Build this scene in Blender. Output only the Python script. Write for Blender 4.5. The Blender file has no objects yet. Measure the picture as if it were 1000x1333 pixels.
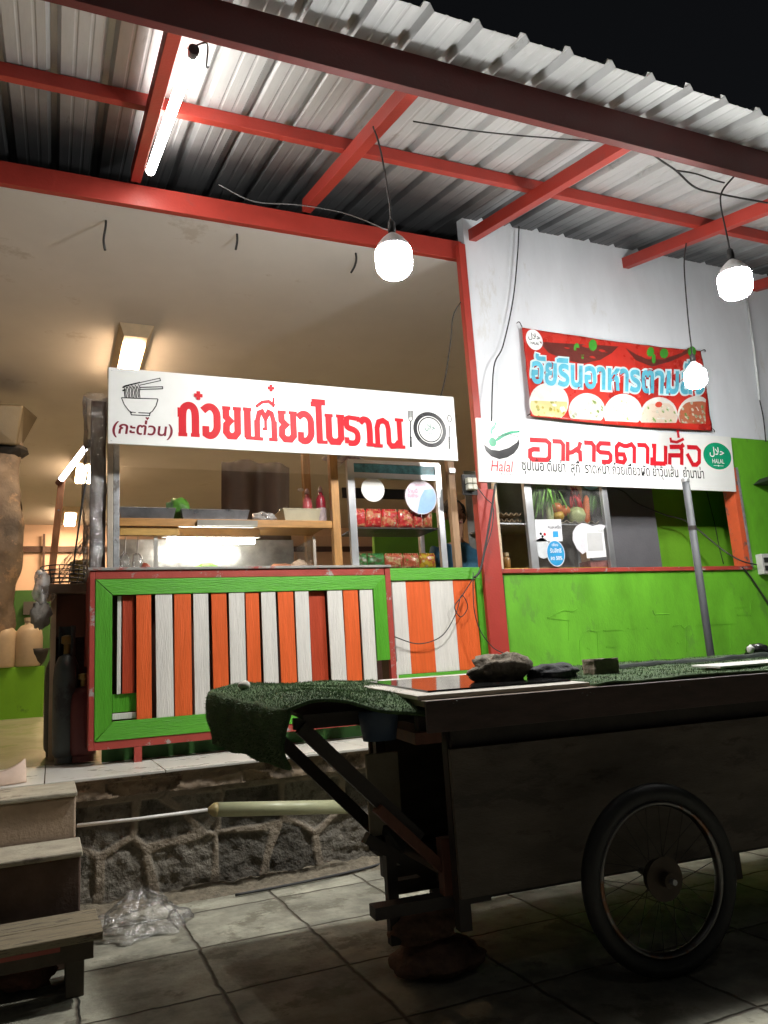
import bpy, bmesh, math, random
from mathutils import Vector, Matrix, noise
random.seed(7)
scene = bpy.context.scene
col = scene.collection
# ------------------------------------------------------------------ camera
W, H, F, CX, CY = 1000., 1333., 1005., 500., 666.5
ROT = Matrix(((0.919350, -0.388133, -0.064409), (0.018213, 0.205515, -0.978485), (0.393019, 0.898397, 0.196009)))
q = ROT.to_quaternion(); q.normalize(); ROT = q.to_matrix()          # rows: camera right, down, forward in world axes
CAM = Vector((0, 0, 1.12))
cd = bpy.data.cameras.new('camera'); cam = bpy.data.objects.new('camera', cd); col.objects.link(cam)
cd.sensor_fit = 'VERTICAL'; cd.sensor_height = 24; cd.lens = 24*F/H; cd.clip_start = .05; cd.clip_end = 400
cam.matrix_world = Matrix.Translation(CAM) @ Matrix((ROT[0], -ROT[1], -ROT[2])).transposed().to_4x4()
scene.camera = cam
def at(px, py, **k):
    """measured point: photo coordinate on a known world plane X=, Y= or Z="""
    d = ROT.transposed() @ Vector(((px-CX)/F, (py-CY)/F, 1))
    (a, v), = k.items(); i = 'XYZ'.index(a)
    return CAM + d*((v-CAM[i])/d[i])
# ------------------------------------------------------------------ night sky, weak added sun lamp, exposure
w = bpy.data.worlds.new('World'); scene.world = w; w.use_nodes = True
nt = w.node_tree; bg = nt.nodes['Background']
sky = nt.nodes.new('ShaderNodeTexSky'); sky.sky_type = 'NISHITA'; sky.sun_disc = False
SUN_EL, SUN_AZ = math.radians(50), math.radians(200)
sky.sun_elevation = SUN_EL; sky.sun_rotation = SUN_AZ
hs = nt.nodes.new('ShaderNodeHueSaturation'); hs.inputs['Saturation'].default_value = .35
nt.links.new(sky.outputs[0], hs.inputs['Color']); nt.links.new(hs.outputs[0], bg.inputs[0])
bg.inputs[1].default_value = .0021
sl = bpy.data.lights.new('weak_sun', 'SUN'); sl.energy = .02; sl.angle = math.radians(.5); sl.color = (1, .95, .88)
so = bpy.data.objects.new('weak_sun', sl); col.objects.link(so)
so.rotation_euler = (math.radians(40), 0, math.radians(-20))
vs = scene.view_settings; vs.view_transform = 'Standard'; vs.look = 'None'; vs.exposure = 0; vs.gamma = 1
scene.render.engine = 'CYCLES'
scene.cycles.use_denoising = True; scene.cycles.max_bounces = 8; scene.cycles.transparent_max_bounces = 16
scene.cycles.sample_clamp_indirect = 6; scene.cycles.caustics_reflective = False; scene.cycles.caustics_refractive = False
# ------------------------------------------------------------------ materials
MATS = {}
def M(name, c, rough=.6, metal=0, var=.18, sc=6, bump=.15, bs=60, dirt=None, damt=.5, dsc=5, stretch=(1, 1, 1), coat=0, spec=.5):
    if name in MATS: return MATS[name]
    m = bpy.data.materials.new(name); m.use_nodes = True; t = m.node_tree; N = t.nodes; L = t.links
    b = N['Principled BSDF']; b.inputs['Roughness'].default_value = rough; b.inputs['Metallic'].default_value = metal
    b.inputs['Specular IOR Level'].default_value = spec
    if coat: b.inputs['Coat Weight'].default_value = coat; b.inputs['Coat Roughness'].default_value = .08
    tc = N.new('ShaderNodeTexCoord'); mp = N.new('ShaderNodeMapping'); mp.inputs['Scale'].default_value = stretch
    L.new(tc.outputs['Object'], mp.inputs[0])
    n1 = N.new('ShaderNodeTexNoise'); n1.inputs['Scale'].default_value = sc; n1.inputs['Detail'].default_value = 6; n1.inputs['Roughness'].default_value = .65
    L.new(mp.outputs[0], n1.inputs['Vector'])
    mr = N.new('ShaderNodeMapRange'); mr.inputs[1].default_value = .3; mr.inputs[2].default_value = .7; mr.inputs[3].default_value = 1-var; mr.inputs[4].default_value = 1+var*.6
    L.new(n1.outputs[0], mr.inputs[0])
    mx = N.new('ShaderNodeVectorMath'); mx.operation = 'SCALE'; mx.inputs[0].default_value = c[:3]; L.new(mr.outputs[0], mx.inputs['Scale'])
    out = mx.outputs[0]
    if dirt:
        n2 = N.new('ShaderNodeTexNoise'); n2.inputs['Scale'].default_value = dsc; n2.inputs['Detail'].default_value = 9; n2.inputs['Roughness'].default_value = .72
        L.new(mp.outputs[0], n2.inputs['Vector'])
        r2 = N.new('ShaderNodeMapRange'); r2.inputs[1].default_value = .5+(.5-damt)*.35; r2.inputs[2].default_value = r2.inputs[1].default_value+.06
        L.new(n2.outputs[0], r2.inputs[0])
        mc = N.new('ShaderNodeMix'); mc.data_type = 'RGBA'; L.new(r2.outputs[0], mc.inputs[0]); L.new(out, mc.inputs[6]); mc.inputs[7].default_value = (*dirt, 1)
        out = mc.outputs[2]
    L.new(out, b.inputs['Base Color'])
    r3 = N.new('ShaderNodeMapRange'); r3.inputs[3].default_value = max(.03, rough-.12); r3.inputs[4].default_value = min(1, rough+.12); L.new(n1.outputs[0], r3.inputs[0]); L.new(r3.outputs[0], b.inputs['Roughness'])
    if bump:
        n3 = N.new('ShaderNodeTexNoise'); n3.inputs['Scale'].default_value = bs; n3.inputs['Detail'].default_value = 4; L.new(mp.outputs[0], n3.inputs['Vector'])
        bp = N.new('ShaderNodeBump'); bp.inputs['Strength'].default_value = bump; bp.inputs['Distance'].default_value = .01; L.new(n3.outputs[0], bp.inputs['Height']); L.new(bp.outputs[0], b.inputs['Normal'])
    MATS[name] = m; return m
def ME(name, c, s):
    if name in MATS: return MATS[name]
    m = bpy.data.materials.new(name); m.use_nodes = True; t = m.node_tree; b = t.nodes['Principled BSDF']
    b.inputs['Base Color'].default_value = (.8, .8, .8, 1); b.inputs['Emission Color'].default_value = (*c, 1); b.inputs['Emission Strength'].default_value = s
    MATS[name] = m; return m
def MG(name, tint=(1, 1, 1), gloss=.1, rough=.03, bump=0, bs=20, haze=0):
    """thin clear sheet: see-through with a sheen, optional milkiness and crinkle"""
    if name in MATS: return MATS[name]
    m = bpy.data.materials.new(name); m.use_nodes = True; t = m.node_tree; N = t.nodes; L = t.links
    N.remove(N['Principled BSDF']); o = N['Material Output']
    tr = N.new('ShaderNodeBsdfTransparent'); tr.inputs[0].default_value = (*tint, 1)
    gl = N.new('ShaderNodeBsdfGlossy'); gl.inputs['Roughness'].default_value = rough
    lw = N.new('ShaderNodeLayerWeight'); lw.inputs[0].default_value = .35
    mr = N.new('ShaderNodeMapRange'); mr.inputs[3].default_value = gloss*.6; mr.inputs[4].default_value = min(1, gloss*4); L.new(lw.outputs['Fresnel'], mr.inputs[0])
    ms = N.new('ShaderNodeMixShader'); L.new(mr.outputs[0], ms.inputs[0]); L.new(tr.outputs[0], ms.inputs[1]); L.new(gl.outputs[0], ms.inputs[2])
    out = ms.outputs[0]
    if haze:
        df = N.new('ShaderNodeBsdfDiffuse'); df.inputs[0].default_value = (.75, .73, .7, 1)
        m2 = N.new('ShaderNodeMixShader'); L.new(out, m2.inputs[1]); L.new(df.outputs[0], m2.inputs[2]); out = m2.outputs[0]
        tc2 = N.new('ShaderNodeTexCoord'); n2 = N.new('ShaderNodeTexNoise'); n2.inputs['Scale'].default_value = bs*.6; n2.inputs['Detail'].default_value = 6; L.new(tc2.outputs['Object'], n2.inputs['Vector'])
        r2 = N.new('ShaderNodeMapRange'); r2.inputs[1].default_value = .35; r2.inputs[2].default_value = .75; r2.inputs[3].default_value = haze*.3; r2.inputs[4].default_value = haze*1.8; L.new(n2.outputs[0], r2.inputs[0]); L.new(r2.outputs[0], m2.inputs[0])
    if bump:
        tc = N.new('ShaderNodeTexCoord'); n = N.new('ShaderNodeTexNoise'); n.inputs['Scale'].default_value = bs; n.inputs['Detail'].default_value = 5; L.new(tc.outputs['Object'], n.inputs['Vector'])
        bp = N.new('ShaderNodeBump'); bp.inputs['Strength'].default_value = bump; bp.inputs['Distance'].default_value = .03; L.new(n.outputs[0], bp.inputs['Height']); L.new(bp.outputs[0], gl.inputs['Normal'])
    L.new(out, o.inputs[0]); MATS[name] = m; return m
# ------------------------------------------------------------------ mesh helpers
class MB:
    def __init__(s): s.v = []; s.f = []
    def add(s, vs, fs):
        o = len(s.v); s.v += [tuple(p) for p in vs]; s.f += [tuple(i+o for i in f) for f in fs]; return s
    def box(s, x0, x1, y0, y1, z0, z1, T=None):
        p = [(x, y, z) for x in (x0, x1) for y in (y0, y1) for z in (z0, z1)]
        if T: p = [T(*a) for a in p]
        return s.add(p, [(0, 1, 3, 2), (4, 6, 7, 5), (0, 4, 5, 1), (2, 3, 7, 6), (0, 2, 6, 4), (1, 5, 7, 3)])
    def beam(s, a, b, w, h, up=(0, 0, 1)):
        a = Vector(a); b = Vector(b); d = (b-a).normalized(); x = d.cross(Vector(up)).normalized()*w/2; y = x.normalized().cross(d)*h/2
        p = [a-x-y, a-x+y, a+x-y, a+x+y, b-x-y, b-x+y, b+x-y, b+x+y]
        return s.add(p, [(0, 1, 3, 2), (4, 6, 7, 5), (0, 4, 5, 1), (2, 3, 7, 6), (0, 2, 6, 4), (1, 5, 7, 3)])
    def tube(s, pts, r, n=8, caps=True):
        P = [Vector(p) for p in pts]; R = r if isinstance(r, (list, tuple)) else [r]*len(P)
        d0 = (P[1]-P[0]).normalized(); u = d0.orthogonal().normalized(); vs = []; fs = []
        for i, p in enumerate(P):
            d = (P[min(i+1, len(P)-1)]-P[max(i-1, 0)]).normalized()
            u = (u-d*u.dot(d)).normalized(); w_ = d.cross(u)
            for k in range(n):
                a = 2*math.pi*k/n; vs.append(p+(u*math.cos(a)+w_*math.sin(a))*R[i])
        for i in range(len(P)-1):
            for k in range(n): fs.append((i*n+k, i*n+(k+1) % n, (i+1)*n+(k+1) % n, (i+1)*n+k))
        if caps: fs.append(tuple(range(n-1, -1, -1))); fs.append(tuple((len(P)-1)*n+k for k in range(n)))
        return s.add(vs, fs)
    def lathe(s, prof, c, n=24, axis='Z'):
        vs = []; fs = []
        for (r, h) in prof:
            for k in range(n):
                a = 2*math.pi*k/n; x, y = r*math.cos(a), r*math.sin(a)
                vs.append((c[0]+x, c[1]+y, c[2]+h) if axis == 'Z' else ((c[0]+x, c[1]+h, c[2]+y) if axis == 'Y' else (c[0]+h, c[1]+x, c[2]+y)))
        for i in range(len(prof)-1):
            for k in range(n): fs.append((i*n+k, i*n+(k+1) % n, (i+1)*n+(k+1) % n, (i+1)*n+k))
        fs.append(tuple(range(n-1, -1, -1))); fs.append(tuple((len(prof)-1)*n+k for k in range(n)))
        return s.add(vs, fs)
    def torus(s, c, R_, r, ax=(0, 1, 0), N=48, n=10, sq=1):
        ax = Vector(ax).normalized(); u = ax.orthogonal().normalized(); w_ = ax.cross(u); vs = []; fs = []
        for i in range(N):
            a = 2*math.pi*i/N; d = u*math.cos(a)+w_*math.sin(a)
            for k in range(n):
                b = 2*math.pi*k/n; vs.append(Vector(c)+d*(R_+r*math.cos(b))+ax*r*sq*math.sin(b))
        for i in range(N):
            for k in range(n): fs.append((i*n+k, i*n+(k+1) % n, ((i+1) % N)*n+(k+1) % n, ((i+1) % N)*n+k))
        return s.add(vs, fs)
    def blob(s, c, r, sub=3, amp=.15, fr=2., seed=0, flat=None):
        bm = bmesh.new(); bmesh.ops.create_icosphere(bm, subdivisions=sub, radius=1)
        vs = []
        for v in bm.verts:
            p = v.co.normalized(); k = 1+amp*noise.noise(p*fr+Vector((seed*7.3, seed*1.7, seed)))+amp*.4*noise.noise(p*fr*3+Vector((seed, 3, 9)))
            q_ = Vector((p.x*r[0]*k, p.y*r[1]*k, p.z*r[2]*k))
            if flat is not None and q_.z < flat: q_.z = flat
            vs.append(q_+Vector(c))
        fs = [[v.index for v in f.verts] for f in bm.faces]; bm.free(); return s.add(vs, fs)
    def poly(s, pts): return s.add(pts, [tuple(range(len(pts)))])
    def grid(s, fn, nu, nv):
        vs = [fn(i/nu, j/nv) for j in range(nv+1) for i in range(nu+1)]
        return s.add(vs, [(j*(nu+1)+i, j*(nu+1)+i+1, (j+1)*(nu+1)+i+1, (j+1)*(nu+1)+i) for j in range(nv) for i in range(nu)])
    def build(s, name, m, parent=None, bevel=0, smooth=False, solid=0, label=None):
        me = bpy.data.meshes.new(name); me.from_pydata(s.v, [], s.f); me.update()
        bm = bmesh.new(); bm.from_mesh(me); bmesh.ops.recalc_face_normals(bm, faces=bm.faces); bm.to_mesh(me); bm.free()
        me.materials.append(m); o = bpy.data.objects.new(name, me); col.objects.link(o)
        if smooth:
            for p in me.polygons: p.use_smooth = True
        if solid:
            k = o.modifiers.new('solid', 'SOLIDIFY'); k.thickness = solid; k.offset = 0
        if bevel:
            k = o.modifiers.new('bevel', 'BEVEL'); k.width = bevel; k.segments = 2; k.limit_method = 'ANGLE'
        if parent: adopt(o, parent)
        if label: o['label'] = label
        return o
def adopt(o, parent):
    o.parent = parent
    root = parent; M_ = Matrix.Identity(4); ch = []
    while root: ch.append(root); root = root.parent
    for r in reversed(ch): M_ = M_ @ r.matrix_parent_inverse @ Matrix.Translation(r.location)
    o.matrix_parent_inverse = M_.inverted()
def thing(name, label, cat, loc=(0, 0, 0), group=None):
    o = bpy.data.objects.new(name, None); col.objects.link(o); o.location = loc; o.empty_display_size = .1
    return tag(o, label, cat, group)
def tag(o, label, cat, group=None, kind=None):
    if label: o['label'] = label
    if cat: o['category'] = cat
    if group: o['group'] = group
    if kind or cat: o['kind'] = kind or 'thing'
    return o
def sag(a, b, d, n=12):
    a = Vector(a); b = Vector(b)
    return [a.lerp(b, i/n)-Vector((0, 0, d*4*(i/n)*(1-i/n))) for i in range(n+1)]
def smoothpath(P, k=6):
    P = [Vector(p) for p in P]; out = []
    for i in range(len(P)-1):
        p0 = P[max(i-1, 0)]; p1 = P[i]; p2 = P[i+1]; p3 = P[min(i+2, len(P)-1)]
        for j in range(k):
            t = j/k; out.append(.5*((2*p1)+(p2-p0)*t+(2*p0-5*p1+4*p2-p3)*t*t+(3*p1-p0-3*p2+p3)*t**3))
    out.append(P[-1]); return out
class Pl:
    """a drawing plane: u right, v up, w towards the viewer"""
    def __init__(s, o, u, v):
        s.o = Vector(o); s.u = Vector(u).normalized(); s.v = Vector(v).normalized(); s.w = s.u.cross(s.v)
    def __call__(s, u, v, w_=0): return s.o+s.u*u+s.v*v+s.w*w_
    def px(s, x, y):
        d = ROT.transposed() @ Vector(((x-CX)/F, (y-CY)/F, 1)); t = (s.o-CAM).dot(s.w)/d.dot(s.w)
        p = CAM+d*t-s.o; return p.dot(s.u), p.dot(s.v)
class Ink:
    def __init__(s, pl, w0=.001): s.pl = pl; s.mb = MB(); s.w0 = w0; s.k = 0
    def lay(s): s.k += 1; return s.w0+s.k*.00012
    def stroke(s, pts, wd, closed=False):
        P = [Vector((*p, 0)) for p in pts]; n = len(P); A = []; z = s.lay()
        for i in range(n):
            a = P[i-1] if (i or closed) else None; b = P[(i+1) % n] if (i < n-1 or closed) else None
            d1 = (P[i]-a).normalized() if a is not None else None; d2 = (b-P[i]).normalized() if b is not None else None
            if d1 is None: d1 = d2
            if d2 is None: d2 = d1
            m = d1+d2
            if m.length < .05: m = d1
            m.normalize(); nn = Vector((-m.y, m.x, 0)); c = max(.45, abs(nn.dot(Vector((-d1.y, d1.x, 0)))))
            hw = (wd[i] if isinstance(wd, (list, tuple)) else wd)/2
            A.append((P[i]+nn*hw/c, P[i]-nn*hw/c))
        vs = []; fs = []
        for a, b in A: vs += [s.pl(a.x, a.y, z), s.pl(b.x, b.y, z)]
        for i in range(n if closed else n-1):
            j = (i+1) % n; fs.append((2*i, 2*i+1, 2*j+1, 2*j))
        s.mb.add(vs, fs); return s
    def fill(s, pts): z = s.lay(); s.mb.poly([s.pl(x, y, z) for x, y in pts]); return s
    def rect(s, a, b, c, d): return s.fill([(a, c), (b, c), (b, d), (a, d)])
    def disc(s, c, r, n=32, ry=None): return s.fill([(c[0]+r*math.cos(2*math.pi*i/n), c[1]+(ry or r)*math.sin(2*math.pi*i/n)) for i in range(n)])
    def ring(s, c, r, wd, n=40, ry=None): return s.stroke([(c[0]+r*math.cos(2*math.pi*i/n), c[1]+(ry or r)*math.sin(2*math.pi*i/n)) for i in range(n)], wd, True)
    def text(s, body, u0, u1, v0, v1, bold=0, shear=0, rot=0):
        vs, fs = text_geo(body, bold, shear)
        xs = [p[0] for p in vs]; ys = [p[1] for p in vs]; sx = (u1-u0)/(max(xs)-min(xs)); sy = (v1-v0)/(max(ys)-min(ys)); z = s.lay()
        s.mb.add([s.pl(u0+(x-min(xs))*sx, v0+(y-min(ys))*sy, z) for x, y in vs], fs); return s
def text_geo(body, bold=0, shear=0):
    c = bpy.data.curves.new('t', 'FONT'); c.body = body; c.size = 1; c.offset = bold; c.shear = shear; c.resolution_u = 4
    o = bpy.data.objects.new('t', c); col.objects.link(o); bpy.context.view_layer.update()
    me = bpy.data.meshes.new_from_object(o.evaluated_get(bpy.context.evaluated_depsgraph_get()))
    vs = [(v.co.x, v.co.y) for v in me.vertices]; fs = [tuple(p.vertices) for p in me.polygons]
    bpy.data.objects.remove(o); bpy.data.curves.remove(c); bpy.data.meshes.remove(me); return vs, fs
# ------------------------------------------------------------------ palette
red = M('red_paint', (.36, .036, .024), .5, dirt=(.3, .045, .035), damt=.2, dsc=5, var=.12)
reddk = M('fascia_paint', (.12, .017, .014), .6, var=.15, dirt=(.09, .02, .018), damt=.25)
redpeel = M('peeling_red', (.36, .05, .035), .5, dirt=(.32, .3, .28), damt=.3, dsc=11)
green = M('green_board_paint', (.08, .36, .015), .45, stretch=(1, 1, 1), bump=.3, bs=30, var=.15)
lime = M('lime_wall_paint', (.12, .39, .018), .6, var=.3, sc=3, dirt=(.1, .29, .025), damt=.28, dsc=4, stretch=(1.3, 1, .6))
limein = M('lime_interior_paint', (.16, .42, .02), .6, var=.2, sc=2)
dkgreen = M('dark_green_paint', (.035, .13, .02), .6)
orange = M('orange_slat_paint', (.7, .115, .022), .45, stretch=(9, 1, .6), bump=.4, bs=26, var=.16)
orred = M('red_orange_slat_paint', (.42, .05, .015), .45, stretch=(9, 1, .6), bump=.4, bs=26)
white = M('white_slat_paint', (.68, .66, .61), .45, stretch=(9, 1, .6), bump=.5, bs=26, var=.12)
wallw = M('white_wall_paint', (.7, .73, .77), .7, var=.1, sc=1.5, bump=.06, dirt=(.62, .63, .63), damt=.22, dsc=2, stretch=(1.5, 1, .5))
ceilm = M('ceiling_paint', (.6, .575, .54), .8, var=.1, sc=.8, bump=.04, dirt=(.5, .46, .41), damt=.2, dsc=1.6)
brownw = M('interior_wall_paint', (.72, .52, .39), .8, var=.12, sc=1)
signw = M('white_sign_plastic', (.74, .75, .73), .34, var=.04, bump=0, spec=.55)
inkred = M('red_vinyl', (.5, .01, .018), .5, var=.1, sc=4, bump=0, spec=.2)
inkmar = M('maroon_vinyl', (.2, .015, .03), .3, bump=0)
inkblk = M('black_vinyl', (.02, .02, .022), .25, bump=0)
inkgrn = M('green_vinyl', (.01, .3, .15), .25, bump=0)
inkwht = M('white_vinyl', (.78, .8, .8), .3, bump=0)
alu = M('aluminium', (.62, .63, .64), .35, .85, var=.1, bump=.03)
galv = M('galvanised_steel', (.45, .46, .47), .45, .7, var=.3, sc=14, dirt=(.2, .18, .16), damt=.3)
wood = M('varnished_wood', (.42, .21, .06), .4, stretch=(1.5, 8, 8), sc=5, var=.35, bump=.1)
woodv = M('varnished_post_wood', (.4, .2, .06), .4, stretch=(8, 8, 1.2), sc=5, var=.35)
rawwood = M('weathered_wood', (.3, .25, .16), .8, stretch=(1.2, 9, 9), sc=5, var=.45, bump=.5, bs=30, dirt=(.12, .1, .07), damt=.4)
dkwood = M('dark_wood', (.07, .035, .025), .6, stretch=(2, 7, 7), var=.35)
glass = MG('window_glass', gloss=.1)
film = MG('crinkled_plastic_film', gloss=.22, rough=.12, bump=.9, bs=22, haze=.16)
black = M('black_rubber', (.018, .018, .018), .6, var=.2)
wire = M('black_cable', (.02, .02, .02), .5, bump=0)
# ================================================================== SETTING
def pavement_mat():
    m = M('pavement_tiles', (.37, .36, .28), .8, var=.55, sc=4.5, bump=.5, bs=35, dirt=(.2, .19, .14), damt=.42, dsc=3.2)
    t = m.node_tree; N = t.nodes; L = t.links; b = N['Principled BSDF']
    tc = N.new('ShaderNodeTexCoord'); nz = N.new('ShaderNodeTexNoise'); nz.inputs['Scale'].default_value = 7; L.new(tc.outputs['Object'], nz.inputs['Vector'])
    ad = N.new('ShaderNodeVectorMath'); ad.operation = 'MULTIPLY_ADD'; ad.inputs[1].default_value = (.03, .03, 0); L.new(nz.outputs['Color'], ad.inputs[0]); L.new(tc.outputs['Object'], ad.inputs[2])
    sp = N.new('ShaderNodeSeparateXYZ'); L.new(ad.outputs[0], sp.inputs[0])
    def mth(op, a, bv=None):
        n = N.new('ShaderNodeMath'); n.operation = op; L.new(a, n.inputs[0])
        if bv is not None:
            if isinstance(bv, float) or isinstance(bv, int): n.inputs[1].default_value = bv
            else: L.new(bv, n.inputs[1])
        return n.outputs[0]
    ds = []; cells = []
    for ax, off, p in ((0, .61, .487), (1, 4.17, .53)):
        u = mth('DIVIDE', mth('SUBTRACT', sp.outputs[ax], off), p); fr = mth('FRACT', u); cells.append(mth('FLOOR', u))
        ds.append(mth('MULTIPLY', mth('MINIMUM', fr, mth('SUBTRACT', mth('MULTIPLY', fr, -1.), -1.)), p))
    d = mth('MINIMUM', ds[0], ds[1])
    r = N.new('ShaderNodeMapRange'); r.inputs[1].default_value = .002; r.inputs[2].default_value = .01; L.new(d, r.inputs[0])
    cb = N.new('ShaderNodeCombineXYZ'); L.new(cells[0], cb.inputs[0]); L.new(cells[1], cb.inputs[1])
    wn = N.new('ShaderNodeTexWhiteNoise'); L.new(cb.outputs[0], wn.inputs['Vector'])
    tr = N.new('ShaderNodeMapRange'); tr.inputs[3].default_value = .72; tr.inputs[4].default_value = 1.2; L.new(wn.outputs['Value'], tr.inputs[0])
    src = b.inputs['Base Color'].links[0].from_socket
    sc_ = N.new('ShaderNodeVectorMath'); sc_.operation = 'SCALE'; L.new(src, sc_.inputs[0]); L.new(tr.outputs[0], sc_.inputs['Scale'])
    mx = N.new('ShaderNodeMix'); mx.data_type = 'RGBA'; L.new(r.outputs[0], mx.inputs[0]); mx.inputs[6].default_value = (.1, .085, .06, 1); L.new(sc_.outputs[0], mx.inputs[7]); L.new(mx.outputs[2], b.inputs['Base Color'])
    bp = b.inputs['Normal'].links[0].from_node; b2 = N.new('ShaderNodeBump'); b2.inputs['Strength'].default_value = 1; b2.inputs['Distance'].default_value = .012
    L.new(r.outputs[0], b2.inputs['Height']); L.new(bp.outputs[0], b2.inputs['Normal']); L.new(b2.outputs[0], b.inputs['Normal'])
    return m
g = MB().poly([(-60, -60, 0), (60, -60, 0), (60, 60, 0), (-60, 60, 0)]).build('pavement', pavement_mat()); tag(g, None, None, kind='structure')
soil = M('soil', (.2, .17, .12), .95, var=.5, sc=20, bump=1, bs=60)
def dirt(u, v):
    x = .13+5.5*u; y = 4.32-.05*noise.noise(Vector((x*2.1, 0, 3)))+.3*v
    e = math.sin(math.pi*min(1, v*1.0)*.5); return (x, y, -.004+e*(.022+.02*noise.noise(Vector((x*9, y*9, 1)))+.012*noise.noise(Vector((x*31, y*31, 5)))))
d = MB().grid(dirt, 400, 24).build('dirt_strip', soil, smooth=True); tag(d, None, None, kind='structure')
# ---- raised shop floor with its stone front
ZP = .65
tilew = M('white_floor_tiles', (.66, .64, .58), .3, var=.1, sc=3, dirt=(.42, .38, .3), damt=.25, bump=.03)
conc = M('brown_concrete', (.28, .21, .14), .85, var=.4, sc=7, bump=.6, bs=35, dirt=(.1, .075, .05), damt=.45)
plat = thing('raised_floor', 'raised shop floor with white tile edge over a crazy stone retaining wall', 'platform', (.13, 4.55, 0))
mb = MB(); xs = [.13-1.9]
for i in range(16):
    x0 = .13-1.95+.6*i; mb.box(x0+.003, x0+.597, 4.49, 4.99, ZP-.014, ZP); mb.box(x0+.003, x0+.597, 4.995, 5.5, ZP-.014, ZP)
mb.build('tile_edge', tilew, plat, bevel=.002)
MB().box(-1.9, 7.6, 4.5, 5.5, ZP-.03, ZP-.0145).build('tile_bed', conc, plat)
def band(u, v):
    x = .125+7.4*u; z = .535+(ZP-.03-.535)*v
    return (x, 4.515+.012*noise.noise(Vector((x*5, z*9, 2)))+.008*noise.noise(Vector((x*22, z*30, 7)))+(.02 if noise.noise(Vector((x*3.1, z*4, 11))) > .25 and v < .9 else 0), z)
MB().grid(band, 500, 14).build('concrete_band', conc, plat)
# stone face: irregular stones with proud mortar ribs
rs = random.Random(11); seeds = []
for i in range(26):
    for j in range(2): seeds.append((.13+.3*i+rs.uniform(-.1, .1)+.12*j, .13+.27*j+rs.uniform(-.07, .07), rs.random()))
def stone(x, z):
    dd = sorted(((math.hypot(x-a, (z-b)*1.05), k) for a, b, k in seeds))[:2]
    return dd[1][0]-dd[0][0], dd[0][1]
nx, nz_ = 620, 64; vs = []; at_ = []; st = []
for j in range(nz_+1):
    for i in range(nx+1):
        x = .125+5.2*i/nx; z = .54*j/nz_
        wx = x+.02*noise.noise(Vector((x*5, z*5, 0))); wz = z+.02*noise.noise(Vector((x*5, z*5, 9)))
        dd, k = stone(wx, wz)
        if z > .485: dd = 0 if z > .495 else dd
        rib = max(0, min(1, (.04+.02*noise.noise(Vector((x*4, z*4, 2)))-dd)/.009)); rough = .02*noise.noise(Vector((x*11, z*11, k*20)))+.006*noise.noise(Vector((x*37, z*37, k*9)))
        y = 4.6-rib*.007+(1-rib)*(.005+rough)+.005*noise.noise(Vector((x*25, z*25, 4)))
        vs.append((x, y, z)); at_.append(rib); st.append(k)
me = bpy.data.meshes.new('stone_face'); me.from_pydata(vs, [], [(j*(nx+1)+i, j*(nx+1)+i+1, (j+1)*(nx+1)+i+1, (j+1)*(nx+1)+i) for j in range(nz_) for i in range(nx)])
for nm, dat in (('rib', at_), ('tone', st)):
    a = me.attributes.new(nm, 'FLOAT', 'POINT'); a.data.foreach_set('value', dat)
sm = M('field_stone', (.2, .18, .145), .85, var=.5, sc=18, bump=1, bs=70, dirt=(.1, .09, .07), damt=.42, dsc=9)
t = sm.node_tree; b = t.nodes['Principled BSDF']; src = b.inputs['Base Color'].links[0].from_socket
a1 = t.nodes.new('ShaderNodeAttribute'); a1.attribute_name = 'tone'; r1 = t.nodes.new('ShaderNodeMapRange'); r1.inputs[3].default_value = .55; r1.inputs[4].default_value = 1.35; t.links.new(a1.outputs['Fac'], r1.inputs[0])
v1 = t.nodes.new('ShaderNodeVectorMath'); v1.operation = 'SCALE'; t.links.new(src, v1.inputs[0]); t.links.new(r1.outputs[0], v1.inputs['Scale'])
a2 = t.nodes.new('ShaderNodeAttribute'); a2.attribute_name = 'rib'; m2 = t.nodes.new('ShaderNodeMix'); m2.data_type = 'RGBA'
n2 = t.nodes.new('ShaderNodeTexNoise'); n2.inputs['Scale'].default_value = 16; n2.inputs['Detail'].default_value = 5; mcr = t.nodes.new('ShaderNodeMix'); mcr.data_type = 'RGBA'; mcr.inputs[6].default_value = (.2, .165, .125, 1); mcr.inputs[7].default_value = (.38, .32, .24, 1)
tcx = t.nodes.new('ShaderNodeTexCoord'); t.links.new(tcx.outputs['Object'], n2.inputs['Vector']); t.links.new(n2.outputs[0], mcr.inputs[0])
t.links.new(a2.outputs['Fac'], m2.inputs[0]); t.links.new(v1.outputs[0], m2.inputs[6]); t.links.new(mcr.outputs[2], m2.inputs[7]); t.links.new(m2.outputs[2], b.inputs['Base Color'])
me.materials.append(sm); o = bpy.data.objects.new('stone_face', me); col.objects.link(o); adopt(o, plat)
for p in me.polygons: p.use_smooth = True
MB().box(5.3, 7.6, 4.6, 4.7, 0, .54).build('plain_face', sm, plat)
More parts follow.
